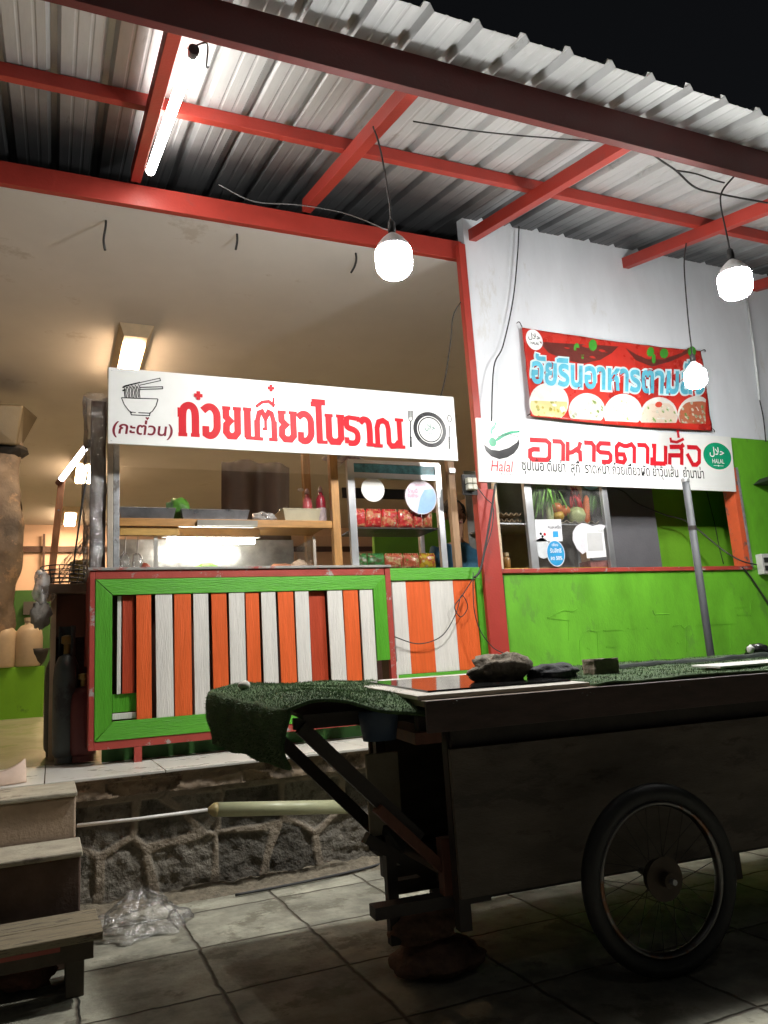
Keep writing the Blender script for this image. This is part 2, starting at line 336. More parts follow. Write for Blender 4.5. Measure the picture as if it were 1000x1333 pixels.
# steps at the left end
stp = thing('entrance_steps', 'worn concrete steps with pale treads at the left end of the raised floor', 'steps', (-.8, 3.9, 0))
tread = M('worn_tread', (.4, .36, .27), .8, var=.3, sc=8, bump=.4, dirt=(.2, .17, .13), damt=.35)
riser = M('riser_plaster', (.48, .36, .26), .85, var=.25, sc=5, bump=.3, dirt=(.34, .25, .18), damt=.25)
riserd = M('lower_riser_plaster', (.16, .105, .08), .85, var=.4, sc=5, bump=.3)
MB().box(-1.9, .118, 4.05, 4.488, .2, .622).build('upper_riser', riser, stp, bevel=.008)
MB().box(-1.9, .124, 4.032, 4.488, .624, .646).build('upper_tread', tread, stp, bevel=.006)
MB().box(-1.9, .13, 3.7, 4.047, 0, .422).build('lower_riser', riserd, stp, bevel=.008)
MB().box(-1.9, .137, 3.682, 4.03, .424, .447).build('lower_tread', tread, stp, bevel=.006)
# ---- shop interior
floor2 = MB().grid(lambda u, v: (-6+14*u, 5.505+12*v, ZP-.004+(.2*min(1, v/.3))), 30, 20).build('interior_floor', M('interior_tiles', (.55, .52, .42), .22, var=.12, sc=3, bump=.02, dirt=(.4, .42, .28), damt=.4, dsc=1.5)); tag(floor2, None, None, kind='structure')
shop = thing('shop_building', 'shop building with open front, pale brown ceiling and white over lime green front wall', 'building', (3, 5.3, 0))
ZC = 4.49
MB().box(-6, 8, 5.292, 17.4, ZC, ZC+.1).build('ceiling', ceilm, shop)
MB().box(-6, 8, 17.35, 17.5, 3.12, ZC-.002).build('back_wall_upper', brownw, shop)
MB().box(-6, 8, 17.33, 17.5, 0, 3.118).build('back_wall_lower', dkgreen, shop)
MB().box(-6.1, -6, 5.3, 17.3, 0, ZC-.002).build('side_wall', brownw, shop)
MB().box(8, 8.1, 5.3, 17.3, 0, ZC+.3).build('side_wall', brownw, shop)
# far-wall trim seen past the posts
MB().box(-6, 8, 17.28, 17.33, 3.9, 4.02).build('wall_rail', dkwood, shop)
# front wall, right half: white upper, lime lower with the service opening
WY = 5.2; GZ = 3.05
MB().box(3.19, 8.1, WY, WY+.1, GZ+.001, 4.9).build('front_wall_upper', wallw, shop)
for a_ in ((3.24, 8.1, WY, WY+.1, .5, 1.775), (5.925, 8.1, WY, WY+.1, 1.7752, GZ), (3.24, 5.92, WY, WY+.1, 2.75, GZ)): MB().box(*a_).build('front_wall_lower', lime, shop)
wf = MB().box(3.235, 5.93, WY-.02, WY+.12, 1.777, 1.812).build('service_sill', redpeel, shop, bevel=.004)
MB().box(5.86, 5.922, WY-.012, WY+.12, 1.813, 2.75).build('opening_jamb', M('orange_peeling_jamb', (.55, .09, .03), .5, dirt=(.12, .08, .07), damt=.42, dsc=7), shop, bevel=.003)
MB().box(5.926, 5.945, WY-.02, WY-.001, 1.8, 2.75).build('jamb_edge', galv, shop)
# raised strokes left on the green wall from an old painted-over lettering
zz = lambda x, y: (620+x*.38, 720+y*.38)
wp = Pl((3.24, WY, .5), (1, 0, 0), (0, 0, 1))
for st_ in ([(245, 222), (300, 195), (330, 200), (348, 190)], [(245, 222), (320, 230)], [(316, 235), (318, 300)], [(355, 300), (370, 270), (385, 263), (410, 268)], [(435, 265), (500, 262)], [(520, 258), (555, 256)], [(585, 257), (600, 257)], [(445, 322), (485, 320)], [(605, 195), (610, 210), (660, 208)], [(675, 250), (700, 245), (712, 258), (730, 245)], [(690, 308), (705, 305)], [(755, 247), (890, 240)], [(885, 187), (930, 184)], [(940, 165), (940, 215)], [(893, 212), (940, 212)], [(355, 300), (358, 372)], [(415, 270), (420, 372)], [(380, 325), (390, 328)], [(720, 262), (722, 340)], [(870, 245), (872, 330)]):
    P = [wp.px(*zz(*p)) for p in st_]
    MB().tube([wp(u, v, -.001) for u, v in P], .0065, 4).build('relief_stroke', lime, shop)
# service room behind the opening
MB().box(5.22, 8, 5.68, 5.74, .66, ZC-.003).build('service_room_wall', limein, shop)
MB().box(3.2, 8, 5.31, 5.67, .66, .7).build('service_room_floor', conc, shop)
# low green wall in the shop
lowp = at(30, 868, Y=9.0); lowb = at(30, 925, Y=9.0)
MB().box(-5, at(57, 900, Y=9)[0], 9.0, 9.18, .6, lowp.z).build('low_wall', M('low_wall_paint', (.17, .47, .02), .55, var=.15, sc=2, dirt=(.1, .28, .02), damt=.2), shop, bevel=.006)
# ---- canopy
def rz(y): return 4.66-.238*(5.2-y)          # underside of the rafters
can = thing('porch_canopy', 'sloping corrugated metal porch roof on red painted steel beams', 'canopy', (3, 4, 4.2))
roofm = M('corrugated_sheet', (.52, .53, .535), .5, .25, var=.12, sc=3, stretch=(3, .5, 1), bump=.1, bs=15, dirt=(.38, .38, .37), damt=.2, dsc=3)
t = roofm.node_tree; b = t.nodes['Principled BSDF']; src = b.inputs['Base Color'].links[0].from_socket   # sheet colour turns darker towards the wall, uneven with noise
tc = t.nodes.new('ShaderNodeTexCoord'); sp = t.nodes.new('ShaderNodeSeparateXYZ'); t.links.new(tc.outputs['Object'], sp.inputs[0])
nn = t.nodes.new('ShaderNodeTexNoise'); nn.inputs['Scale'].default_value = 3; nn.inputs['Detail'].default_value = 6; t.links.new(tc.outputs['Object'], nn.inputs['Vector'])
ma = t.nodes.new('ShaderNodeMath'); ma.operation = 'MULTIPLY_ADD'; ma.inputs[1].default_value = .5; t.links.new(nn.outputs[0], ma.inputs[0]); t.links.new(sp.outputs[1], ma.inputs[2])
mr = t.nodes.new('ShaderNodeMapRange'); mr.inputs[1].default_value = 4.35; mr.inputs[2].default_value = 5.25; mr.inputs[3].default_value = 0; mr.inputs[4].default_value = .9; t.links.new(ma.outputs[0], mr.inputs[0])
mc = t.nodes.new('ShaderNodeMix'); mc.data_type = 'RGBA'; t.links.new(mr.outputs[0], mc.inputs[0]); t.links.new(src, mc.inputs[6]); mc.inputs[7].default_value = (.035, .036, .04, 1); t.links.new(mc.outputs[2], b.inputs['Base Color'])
prof = []; x = -3.2; p_ = .285
while x < 9.5:
    prof += [(x, .045), (x+.035, .045), (x+.055, 0), (x+.115, 0), (x+.122, .0035), (x+.132, .0035), (x+.139, 0), (x+.195, 0), (x+.202, .0035), (x+.212, .0035), (x+.219, 0), (x+.262, 0)]; x += p_
ys = [2.86, 3.2, 3.6, 4.2, 5.2, 6.0]; vs = []; fs = []
for j, y in enumerate(ys):
    for i, (px_, h) in enumerate(prof):
        k = .012*noise.noise(Vector((px_*1.3, y*.7, 0)))+(.02*noise.noise(Vector((int(i/12)*3.7, 5, 1))) if j == 0 else 0)
        vs.append((px_, y+(.03*noise.noise(Vector((int(i/36)*2.3, 1, 1))) if j == 0 else 0), rz(y)+.205+h+k))
n_ = len(prof)
for j in range(len(ys)-1):
    for i in range(n_-1): fs.append((j*n_+i, j*n_+i+1, (j+1)*n_+i+1, (j+1)*n_+i))
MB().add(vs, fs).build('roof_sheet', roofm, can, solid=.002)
fz = rz(3.2)
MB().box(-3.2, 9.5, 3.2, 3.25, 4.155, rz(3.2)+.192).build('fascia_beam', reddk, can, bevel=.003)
for rx in (0.5, 1.787, 3.274, 4.933, 6.6, -1.0):
    MB().beam((rx, 3.252, rz(3.252)+.05), (rx, 5.215, rz(5.215)+.05), .07, .1).build('rafter', red, can, bevel=.003)
MB().box(-3.2, 9.5, 4.27, 4.32, rz(4.3)+.1, rz(4.3)+.19).build('purlin', red, can, bevel=.003)
MB().box(-3.2, 3.185, 5.24, 5.29, 4.49, 4.66).build('wall_beam', red, can, bevel=.003)
MB().box(3.115, 3.178, 5.172, 5.235, 2.45, 4.6).build('post', red, can, bevel=.003)
MB().box(3.06, 3.225, 5.15, 5.23, .65, 2.447).build('post_cladding', red, can, bevel=.003)
MB().box(3.227, 3.25, 5.16, 5.198, 1.815, 2.5).build('post_edge_strip', M('cream_strip', (.55, .45, .3), .5), can)
# ================================================================== COUNTER PANELS
cp = thing('slatted_counter', 'larger counter front with green frame, loose orange and white slats and red steel edging', 'counter', (1.2, 5.1, ZP))
fr = MB(); Y0 = 5.1
fr.box(.213, .243, Y0, Y0+.04, .74, 1.82); fr.box(.2432, 2.2, Y0, Y0+.04, 1.768, 1.82); fr.box(2.207, 2.25, Y0, Y0+.04, .74, 1.82); fr.box(.2432, 2.2068, Y0, Y0+.04, .74, .789)
fr.build('steel_frame', redpeel, cp, bevel=.003)
gb = MB(); G = lambda *a: MB().box(*a)
MB().add([(.246, Y0-.006, 1.766), (2.206, Y0-.006, 1.766), (2.104, Y0-.006, 1.667), (.348, Y0-.006, 1.667)] + [(.246, Y0+.018, 1.766), (2.206, Y0+.018, 1.766), (2.104, Y0+.018, 1.667), (.348, Y0+.018, 1.667)], [(0, 1, 2, 3), (7, 6, 5, 4), (0, 4, 5, 1), (1, 5, 6, 2), (2, 6, 7, 3), (3, 7, 4, 0)]).build('frame_board', M('green_board_long', (.08, .36, .015), .45, stretch=(.8, 8, 9), bump=.5, bs=26, var=.15), cp, bevel=.002)
gv = M('green_board_tall', (.075, .33, .015), .45, stretch=(9, 8, .8), bump=.5, bs=26, var=.15)
MB().add([(.246, Y0-.004, 1.763), (.345, Y0-.004, 1.664), (.345, Y0-.004, .892), (.246, Y0-.004, .792)] + [(.246, Y0+.016, 1.763), (.345, Y0+.016, 1.664), (.345, Y0+.016, .892), (.246, Y0+.016, .792)], [(0, 1, 2, 3), (7, 6, 5, 4), (0, 4, 5, 1), (1, 5, 6, 2), (2, 6, 7, 3), (3, 7, 4, 0)]).build('frame_board', gv, cp, bevel=.002)
MB().add([(.249, Y0-.006, .79), (2.206, Y0-.006, .79), (2.206, Y0-.006, .9), (.352, Y0-.006, .9)] + [(.249, Y0+.018, .79), (2.206, Y0+.018, .79), (2.206, Y0+.018, .9), (.352, Y0+.018, .9)], [(0, 1, 2, 3), (7, 6, 5, 4), (0, 4, 5, 1), (1, 5, 6, 2), (2, 6, 7, 3), (3, 7, 4, 0)]).build('frame_board', MATS['green_board_long'], cp, bevel=.002)
MB().box(2.107, 2.204, Y0-.004, Y0+.016, 1.165, 1.764).build('frame_board', gv, cp, bevel=.002, label='right frame board broken off short of the bottom')
sl_ = [(.376, .403, white, .03, 1.06), (.406, .482, orred, .028, 1.06), (.486, .58, orange, 0, .9), (.602, .71, white, 0, .9), (.719, .829, orange, 0, .9), (.84, .94, white, 0, .9), (.957, 1.06, orange, .003, .9), (1.072, 1.179, white, 0, .9), (1.184, 1.278, orange, .004, .9), (1.289, 1.392, white, 0, .9), (1.404, 1.516, orange, 0, .9), (1.525, 1.626, white, 0, .9), (1.632, 1.752, orred, .03, .95), (1.758, 1.872, white, 0, .9), (1.876, 1.99, orange, 0, .9), (2.0, 2.102, white, 0, .9)]
for i, (a, b, m, dy, zb) in enumerate(sl_):
    T = (i*37 % 7-3)*.0012
    MB().add([(a+.002+T, Y0+dy, zb), (b-.002+T, Y0+dy, zb), (b-.002, Y0+dy, 1.664), (a+.002, Y0+dy, 1.664), (a+.002+T, Y0+dy+.014, zb), (b-.002+T, Y0+dy+.014, zb), (b-.002, Y0+dy+.014, 1.664), (a+.002, Y0+dy+.014, 1.664)], [(0, 1, 2, 3), (7, 6, 5, 4), (0, 4, 5, 1), (1, 5, 6, 2), (2, 6, 7, 3), (3, 7, 4, 0)]).build('slat', m, cp, bevel=.002, label='short recessed slat' if dy > .02 else None)
MB().box(.35, .56, Y0+.03, Y0+.045, .908, .945).build('back_rail', white, cp, bevel=.002)
MB().box(.35, .56, Y0+.046, Y0+.06, .95, 1.06).build('back_rail', gv, cp, bevel=.002)
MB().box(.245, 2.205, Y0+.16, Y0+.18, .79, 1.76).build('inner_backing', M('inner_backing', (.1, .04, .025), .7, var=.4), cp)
MB().box(.475, .52, Y0+.002, Y0+.04, ZP, .739).build('leg', redpeel, cp); MB().box(2.0, 2.045, Y0+.002, Y0+.04, ZP, .739).build('leg', redpeel, cp)
MB().box(.3, 2.2, Y0+.2, Y0+.22, ZP, .83).build('toe_board', dkgreen, cp)
MB().box(.2, 2.255, Y0-.012, 5.95, 1.822, 1.84).build('counter_top', M('grey_counter_edge', (.3, .29, .27), .5, var=.3, dirt=(.3, .05, .04), damt=.35, dsc=4), cp, bevel=.003)
MB().box(.213, .24, Y0+.041, 5.9, .74, 1.82).build('side_panel', redpeel, cp)
MB().box(2.25, 2.27, Y0+.02, Y0+.04, .9, 1.15).build('splinter', white, cp)
# second panel
c2 = thing('striped_counter', 'smaller counter front with flat wide orange and white stripes beside the red post', 'counter', (2.7, 5.2, ZP))
Y1 = 5.2
stp2 = [(2.3, 2.411, white), (2.412, 2.611, orange), (2.612, 2.807, white), (2.808, 3.0, orange)]
for a, b, m in stp2: MB().box(a, b, Y1, Y1+.02, 1.056, 1.735).build('stripe_board', m, c2, bevel=.0015)
MB().box(2.275, 3.115, Y1-.014, Y1+.02, 1.737, 1.828).build('frame_board', MATS['green_board_long'], c2, bevel=.002)
MB().box(3.003, 3.1, Y1-.012, Y1+.02, .8, 1.735).build('frame_board', gv, c2, bevel=.002)
MB().box(2.275, 3.0, Y1-.012, Y1+.02, .96, 1.054).build('frame_board', MATS['green_board_long'], c2, bevel=.002)
MB().box(2.275, 3.04, Y1+.021, 5.5, .66, 1.82).build('cabinet_body', dkwood, c2)
# ================================================================== SIGNS
def signboard(name, label, cat, tl, tr_, bl, th=.02, m=signw):
    pl = Pl(bl, Vector(tr_)-Vector(tl), Vector(tl)-Vector(bl)); wd = (Vector(tr_)-Vector(tl)).length; ht = (Vector(tl)-Vector(bl)).length
    e = thing(name, label, cat, bl)
    MB().add([pl(u, v, z) for z in (0, -th) for u, v in ((0, 0), (wd, 0), (wd, ht), (0, ht))], [(0, 1, 2, 3), (7, 6, 5, 4), (0, 4, 5, 1), (1, 5, 6, 2), (2, 6, 7, 3), (3, 7, 4, 0)]).build('board', m, e, bevel=.002)
    return e, pl, wd, ht
s1, P1, W1, H1 = signboard('noodle_shop_sign', 'long white shop sign in bold red lettering with a noodle bowl drawing at its left', 'sign', (.308, 5.0, 3.137), (2.84, 5.0, 3.137), (.308, 5.012, 2.626))
zA = lambda x, y: P1.px(130+x*.48, 470+y*.48)      # measured on an enlargement of the sign
ink = Ink(P1)
def letter(x0, x1, yb, yt, strokes, sm_=False):
    """strokes in a unit letter box mapped onto the sign between measured corners"""
    u0, v0 = zA(x0, yb); u1, v1 = zA(x1, yt)
    for s_ in strokes:
        pts, wd = s_
        Q = [(u0+p[0]*(u1-u0), v0+p[1]*(v1-v0)) for p in pts]
        if len(Q) > 3 and sm_: Q = [(p.x, p.y) for p in smoothpath([(*p, 0) for p in Q], 5)]
        ink.stroke(Q, wd*(v1-v0))
def up(pts): return pts
S = .215; T_ = .11
def base(x): return 203+(x-240)*(233-203)/(780-240)
def top(x): return 115+(x-240)*(157-115)/(780-240)
LET = {
 'ko': [([(.2, 0), (.2, .6), (.26, .82), (.42, .91), (.6, .91), (.74, .82), (.8, .62), (.8, 0)], S), ([(0, .05), (.42, .05)], T_), ([(.58, .05), (1, .05)], T_), ([(.02, .6), (.2, .6)], .13), ([(.02, .56), (.02, .84)], .06)],
 'wo': [([(.02, .8), (.3, .92), (.58, .9), (.78, .74), (.8, .5), (.78, .26), (.6, .1), (.36, .06), (.1, .14)], S), ([(.18, .06), (.18, .34)], .2)],
 'yo': [([(.2, .95), (.2, .66), (.4, .54), (.22, .42), (.2, .2), (.36, .08), (.64, .08), (.8, .2), (.8, .95)], S*.95), ([(0, .93), (.44, .93)], T_), ([(.56, .93), (1, .93)], T_)],
 'e': [([(.4, .95), (.4, .05)], S), ([(0, .95), (.8, .95)], T_), ([(.2, .05), (1, .05)], T_)],
 'to': [([(.16, 0), (.16, .62), (.24, .86), (.36, .9), (.5, .7), (.64, .9), (.76, .86), (.84, .62), (.84, 0)], .15), ([(.5, .72), (.5, .36), (.36, .36)], .09), ([(.13, 0), (.13, .62)], .17), ([(.87, 0), (.87, .62)], .17), ([(0, .05), (.38, .05)], T_), ([(.62, .05), (1, .05)], T_)],
 'o': [([(.5, 1.36), (.5, .05)], S), ([(0, 1.36), (1.0, 1.36)], .2), ([(.1, 1.2), (.1, 1.36)], .16), ([(.3, .05), (1.05, .05)], T_)],
 'bo': [([(.2, .95), (.2, .22), (.34, .09), (.66, .09), (.8, .22), (.8, .95)], S), ([(0, .94), (.42, .94)], T_), ([(.58, .94), (1, .94)], T_)],
 'ro': [([(.02, .86), (.3, .93), (.95, .9)], .15), ([(.14, .9), (.16, .62), (.6, .52), (.8, .4), (.8, .2), (.6, .08), (.2, .08)], S*.9), ([(.12, .06), (.12, .26)], .16), ([(.9, .98), (.9, .8)], .1)],
 'a': [([(.04, .78), (.3, .9), (.6, .84), (.68, .6), (.68, 0)], S), ([(.4, .05), (1, .05)], T_)],
 'no': [([(.14, 0), (.14, .64), (.2, .84), (.34, .9), (.46, .82), (.5, .62), (.5, .16), (.58, .06), (.72, .08), (.82, .22)], S*.82), ([(.86, 1), (.86, .02)], S*.82), ([(0, .05), (.3, .05)], T_), ([(.72, .95), (1, .95)], T_), ([(.72, .05), (1.02, .05)], T_)],
}
for k, a, b in (('ko', 213, 270), ('wo', 279, 327), ('yo', 333, 383), ('e', 390, 417), ('to', 419, 480), ('yo', 484, 534), ('wo', 538, 580), ('o', 578, 612), ('bo', 612, 662), ('ro', 666, 704), ('a', 706, 742), ('no', 742, 822)):
    c = (a+b)/2; letter(a, b, base(c), top(c), LET[k], k in ('ko', 'wo', 'a', 'ro'))
def plus(cx, cy, r):
    (u, v) = zA(cx, cy); k = zA(cx+r, cy)[0]-u
    ink.rect(u-k, u+k, v-k*.42, v+k*.42); ink.rect(u-k*.42, u+k*.42, v-k*1.05, v+k*1.05)
plus(267, 94, 11.5); plus(464, 74, 9)
Q = [zA(*p) for p in ((424, 124), (440, 112), (458, 110), (474, 122))]; ink.stroke(Q, .022); ink.stroke([zA(470, 126), zA(471, 100)], .014)
ink.mb.build('main_lettering', inkred, s1)
ink = Ink(P1); u0, v0 = zA(36, 208); u1, v1 = zA(197, 171)
v0 = zA(110, 208)[1]; v1 = zA(110, 160)[1]
ink.text('(กะต่วน)', zA(34, 190)[0], zA(198, 190)[0], v0-.006, v1+.0, bold=.018, shear=.12); 
hx, hy = zA(129, 156); ink.fill([(hx, hy-.012), (hx+.012, hy+.003), (hx+.009, hy+.011), (hx, hy+.006), (hx-.009, hy+.011), (hx-.012, hy+.003)])
ink.mb.build('small_lettering', inkmar, s1)
ink = Ink(P1); zB = lambda x, y: P1.px(140+x*.23, 475+y*.23)
R_ = lambda pts, w_: ink.stroke([zB(*p) for p in pts], w_)
R_([(78, 186), (285, 193)], .006); R_([(80, 188), (95, 225), (120, 258), (140, 272)], .006); R_([(286, 194), (275, 232), (255, 262), (238, 274)], .006); R_([(125, 266), (160, 270)], .005); R_([(175, 271), (245, 274)], .006); R_([(130, 268), (135, 283), (238, 288), (240, 275)], .006)
for k in range(5): R_([(92+k*19, 122), (100+k*19, 140), (96+k*19, 160), (100+k*19, 184)], .0048); R_([(98+k*19, 118-k*2), (108+k*19, 128), (104+k*19, 160), (108+k*19, 186)], .0048)
R_([(85, 130), (100, 120), (150, 108), (185, 100)], .009); R_([(180, 102), (296, 76), (300, 90), (182, 116)], .0055); R_([(85, 148), (100, 140)], .009); R_([(180, 128), (312, 124), (312, 136), (184, 140)], .0055)
ink.mb.build('noodle_bowl_drawing', inkblk, s1)
ink = Ink(P1); zP5 = lambda x, y: P1.px(330+x*.31, 480+y*.31)
c_ = zP5(741, 256); rr = zP5(806, 256)[0]-c_[0]
ink.ring(c_, rr*.93, .032); ink.ring(c_, rr*.72, .01)
R5 = lambda pts, w_: ink.stroke([zP5(*p) for p in pts], w_)
for k in range(4): R5([(651+k*5.6, 176), (651+k*5.6, 205)], .0065)
R5([(651, 203), (653, 215), (660, 222), (667, 215), (669, 203)], .006); R5([(660, 220), (659, 290)], .01); R5([(660, 285), (661, 330)], .017)
cs = zP5(823, 210); ink.ring(cs, .016, .008, ry=.0275); R5([(823, 238), (822, 290)], .009); R5([(822, 285), (823, 338)], .017)
ink.mb.build('cutlery_drawing', inkblk, s1)
ink = Ink(P1, .0012); ink.text('\uFEDD\uFEFC\uFEA3', c_[0]-.042, c_[0]+.045, c_[1]-.012, c_[1]+.045, bold=.03); ink.text('HALAL', c_[0]-.024, c_[0]+.024, c_[1]-.036, c_[1]-.024, bold=.02)
ink.mb.build('halal_mark', M('dark_green_vinyl', (.02, .13, .1), .3, bump=0), s1)
for u, v in ((.02, .02), (.02, H1-.02), (W1-.02, .02), (W1-.02, H1-.02), (W1/2, H1-.02), (W1/2, .02)): MB().lathe([(.005, 0), (.004, .003)], P1(u, v, .0), 8, 'Y').build('screw', galv, s1)
# --- order-food sign
s2, P2, W2, H2 = signboard('food_order_sign', 'white sign with slim red lettering, bowl logo and round green mark over the service opening', 'sign', (3.105, 5.13, 3.03), (5.86, 5.13, 3.03), (3.1, 5.16, 2.507))
ink = Ink(P2); z2 = lambda x, y: P2.px(620+x*.35, 540+y*.35)
th = .041
def l2(x0, x1, strokes, wd=th):
    for pts in strokes:
        Q = []
        for a, b in pts:
            x = x0+a*(x1-x0); yb = 170+(x-200)*(198-170)/(835-200); yt = 95+(x-200)*(130-95)/(835-200)
            Q.append(z2(x, yb+(yt-yb)*b))
        ink.stroke(Q, wd)
RA = [[(0, .97), (.7, .97), (1, .8), (1, .15)], ]
l2(198, 274, [[(.0, 1), (.8, 1), (.97, .86), (.97, .16), (.85, .03), (.15, .03), (.02, .16), (.02, .46), (.18, .54), (.5, .54)]])
l2(282, 326, [[(0, .98), (.7, .98), (.92, .82), (.92, 0)]])
l2(336, 392, [[(.06, 1), (.06, 0)], [(.06, .42), (.35, .46), (.8, .7), (.9, 1)], [(.55, .6), (.88, .48), (.92, 0)]])
l2(400, 440, [[(0, .98), (.7, .98), (.92, .82), (.92, 0)]])
l2(450, 502, [[(.95, .98), (.2, .98), (.04, .84), (.04, .62), (.2, .52), (.8, .5), (.95, .38), (.95, .14), (.8, .03), (.3, .03)]])
l2(518, 590, [[(.08, .45), (.04, .45), (.04, .82), (.18, 1), (.42, .9), (.58, .9), (.82, 1), (.96, .82), (.96, 0)], [(.04, .5), (.08, .08), (.4, .03), (.5, .2), (.42, .45), (.1, .45)]])
l2(598, 640, [[(0, .98), (.7, .98), (.92, .82), (.92, 0)]])
l2(652, 708, [[(0, .97), (.18, .97), (.18, .24), (.02, .24), (.02, .04), (.92, .04)], [(.92, 1), (.92, 0)]])
l2(716, 768, [[(.05, .95), (.75, .98), (.92, .82), (.92, 0)], [(.06, 0), (.06, .5), (.92, .52)], [(.8, .92), (1.05, 1.12)]])
l2(718, 772, [[(.05, 1.45), (.1, 1.25), (.5, 1.22), (.98, 1.42)]], .026); l2(718, 772, [[(.55, 1.88), (.62, 1.46)]], .028)
l2(778, 832, [[(.1, .98), (.75, .98), (.94, .82), (.94, .2), (.75, .04), (.5, .04), (.1, .62)]])
ink.mb.build('main_lettering', inkred, s2)
ink = Ink(P2); vA = z2(500, 236)[1]; vB = z2(500, 185)[1]
ink.text('ซุปเนื้อ ต้มยำ  สุกี้  ราดหน้า ก๋วยเตี๋ยวผัด ยำวุ้นเส้น  ยำมาม่า', z2(170, 210)[0], z2(848, 240)[0], vA-.01, vB+.01, bold=.01)
ink.mb.build('menu_lettering', inkblk, s2)
ink = Ink(P2); up2 = [z2(*p) for p in ((27, 112), (34, 134), (55, 155), (85, 166), (115, 160), (140, 145), (155, 125), (160, 108), (157, 92))]
lo2 = [z2(*p) for p in ((158, 88), (150, 104), (120, 124), (85, 134), (55, 130), (32, 114))]
ink.fill(up2+lo2); ink.stroke([z2(*p) for p in ((30, 118), (38, 92), (50, 84))], .006); ink.stroke([z2(*p) for p in ((70, 84), (120, 72), (158, 84))], .005)
ink.mb.build('bowl_logo', inkblk, s2)
ink = Ink(P2); ink.fill([z2(*p) for p in ((68, 102), (72, 90), (95, 72), (125, 62), (160, 60), (160, 67), (128, 72), (100, 84), (82, 96))]); ink.disc(z2(60, 102), .034, ry=.038)
ink.fill([z2(*p) for p in ((58, 78), (50, 64), (54, 48), (66, 38), (68, 22), (73, 34), (68, 50), (58, 60))])
ink.mb.build('spoon_logo', inkgrn, s2); ink = Ink(P2)
gc = z2(897, 163); ink.disc(gc, z2(948, 163)[0]-gc[0], 48, ry=.128)
ink.mb.build('round_mark', inkgrn, s2)
ink = Ink(P2, .003); ink.text('\uFEDD\uFEFC\uFEA3', gc[0]-.095, gc[0]+.085, gc[1]-.012, gc[1]+.085, bold=.012); ink.text('HALAL', gc[0]-.07, gc[0]+.075, gc[1]-.07, gc[1]-.028, bold=.012)
ink.stroke([(gc[0]-.06, gc[1]-.092), (gc[0]+.06, gc[1]-.092)], .004); ink.disc((gc[0], gc[1]-.092), .008)
ink.mb.build('mark_lettering', inkwht, s2)
ink = Ink(P2); ink.text('Halal', z2(54, 200)[0], z2(138, 205)[0], z2(95, 212)[1], z2(95, 172)[1], bold=.0, shear=.2)
ink.mb.build('logo_lettering', inkred, s2)
ink = Ink(P2); ink.text('F o o d s', z2(92, 220)[0], z2(138, 222)[0], z2(115, 226)[1], z2(115, 218)[1]); ink.mb.build('logo_subtitle', inkblk, s2)
# --- red vinyl banner
bn = thing('food_banner', 'creased red vinyl banner with pale blue lettering and food pictures on the white wall', 'banner', (3.65, 5.17, 3.09))
BW, BH = 2.02, .8; PB = Pl((3.645, 5.165, 3.088), (1, 0, 0), (.012, 0, .795))
def bw(u, v): return .016*noise.noise(Vector((u*2.2+v*1.4, v*2.5, 3)))+.006*noise.noise(Vector((u*6+v*5, v*3, 8)))+.007*noise.noise(Vector((u*3+v*9, v*2-u*4, 4)))+.012
class PBend:                                         # the banner sags, and its print follows it
    def __call__(s, u, v, w_=0): return PB(u, v-.02*math.sin(math.pi*u/BW), bw(u, v)+w_)
    def px(s, x, y): return PB.px(x, y)
pb = PBend(); z3 = lambda x, y: PB.px(670+x*.26, 420+y*.26)
banr = M('banner_red', (.5, .03, .02), .28, var=.25, sc=3, dirt=(.3, .02, .02), damt=.35, dsc=2, bump=.25, bs=9)
MB().grid(lambda a, b: pb(a*BW, b*BH), 90, 40).build('vinyl_sheet', banr, bn, smooth=True, solid=.0015)
def bfill(pts, m, nm, off):                         # tessellated so the print bends with the sheet
    bm = bmesh.new(); f = bm.faces.new([bm.verts.new((x, y, 0)) for x, y in pts]); bmesh.ops.triangulate(bm, faces=[f])
    bmesh.ops.subdivide_edges(bm, edges=bm.edges, cuts=3, use_grid_fill=True)
    vs = [pb(v.co.x, v.co.y, off) for v in bm.verts]; bm.verts.index_update(); fs = [[v.index for v in q_.verts] for q_ in bm.faces]; bm.free(); return vs, fs
for pts in ([(115, 95), (160, 150), (240, 185), (330, 205), (420, 185), (480, 150), (512, 118), (440, 150), (340, 175), (250, 165), (180, 135)], [(545, 125), (600, 190), (680, 225), (780, 200), (860, 140), (900, 150), (820, 165), (730, 190), (660, 185), (600, 160)]):
    MB().add(*bfill([z3(*p) for p in pts], None, '', .0022)).build('dark_print', M('banner_dark', (.13, .025, .02), .35, var=.3), bn)
for (cx, cy, a, b) in ((300, 125, 14, 24), (330, 160, 7, 26), (380, 112, 22, 30), (672, 150, 18, 24), (690, 185, 10, 25), (742, 160, 22, 26), (880, 160, 22, 28)):
    MB().add(*bfill([z3(cx+a*math.cos(k*.7), cy+b*math.sin(k*.7)) for k in range(9)], None, '', .0026)).build('leaf_print', M('banner_leaf', (.05, .3, .03), .3), bn)
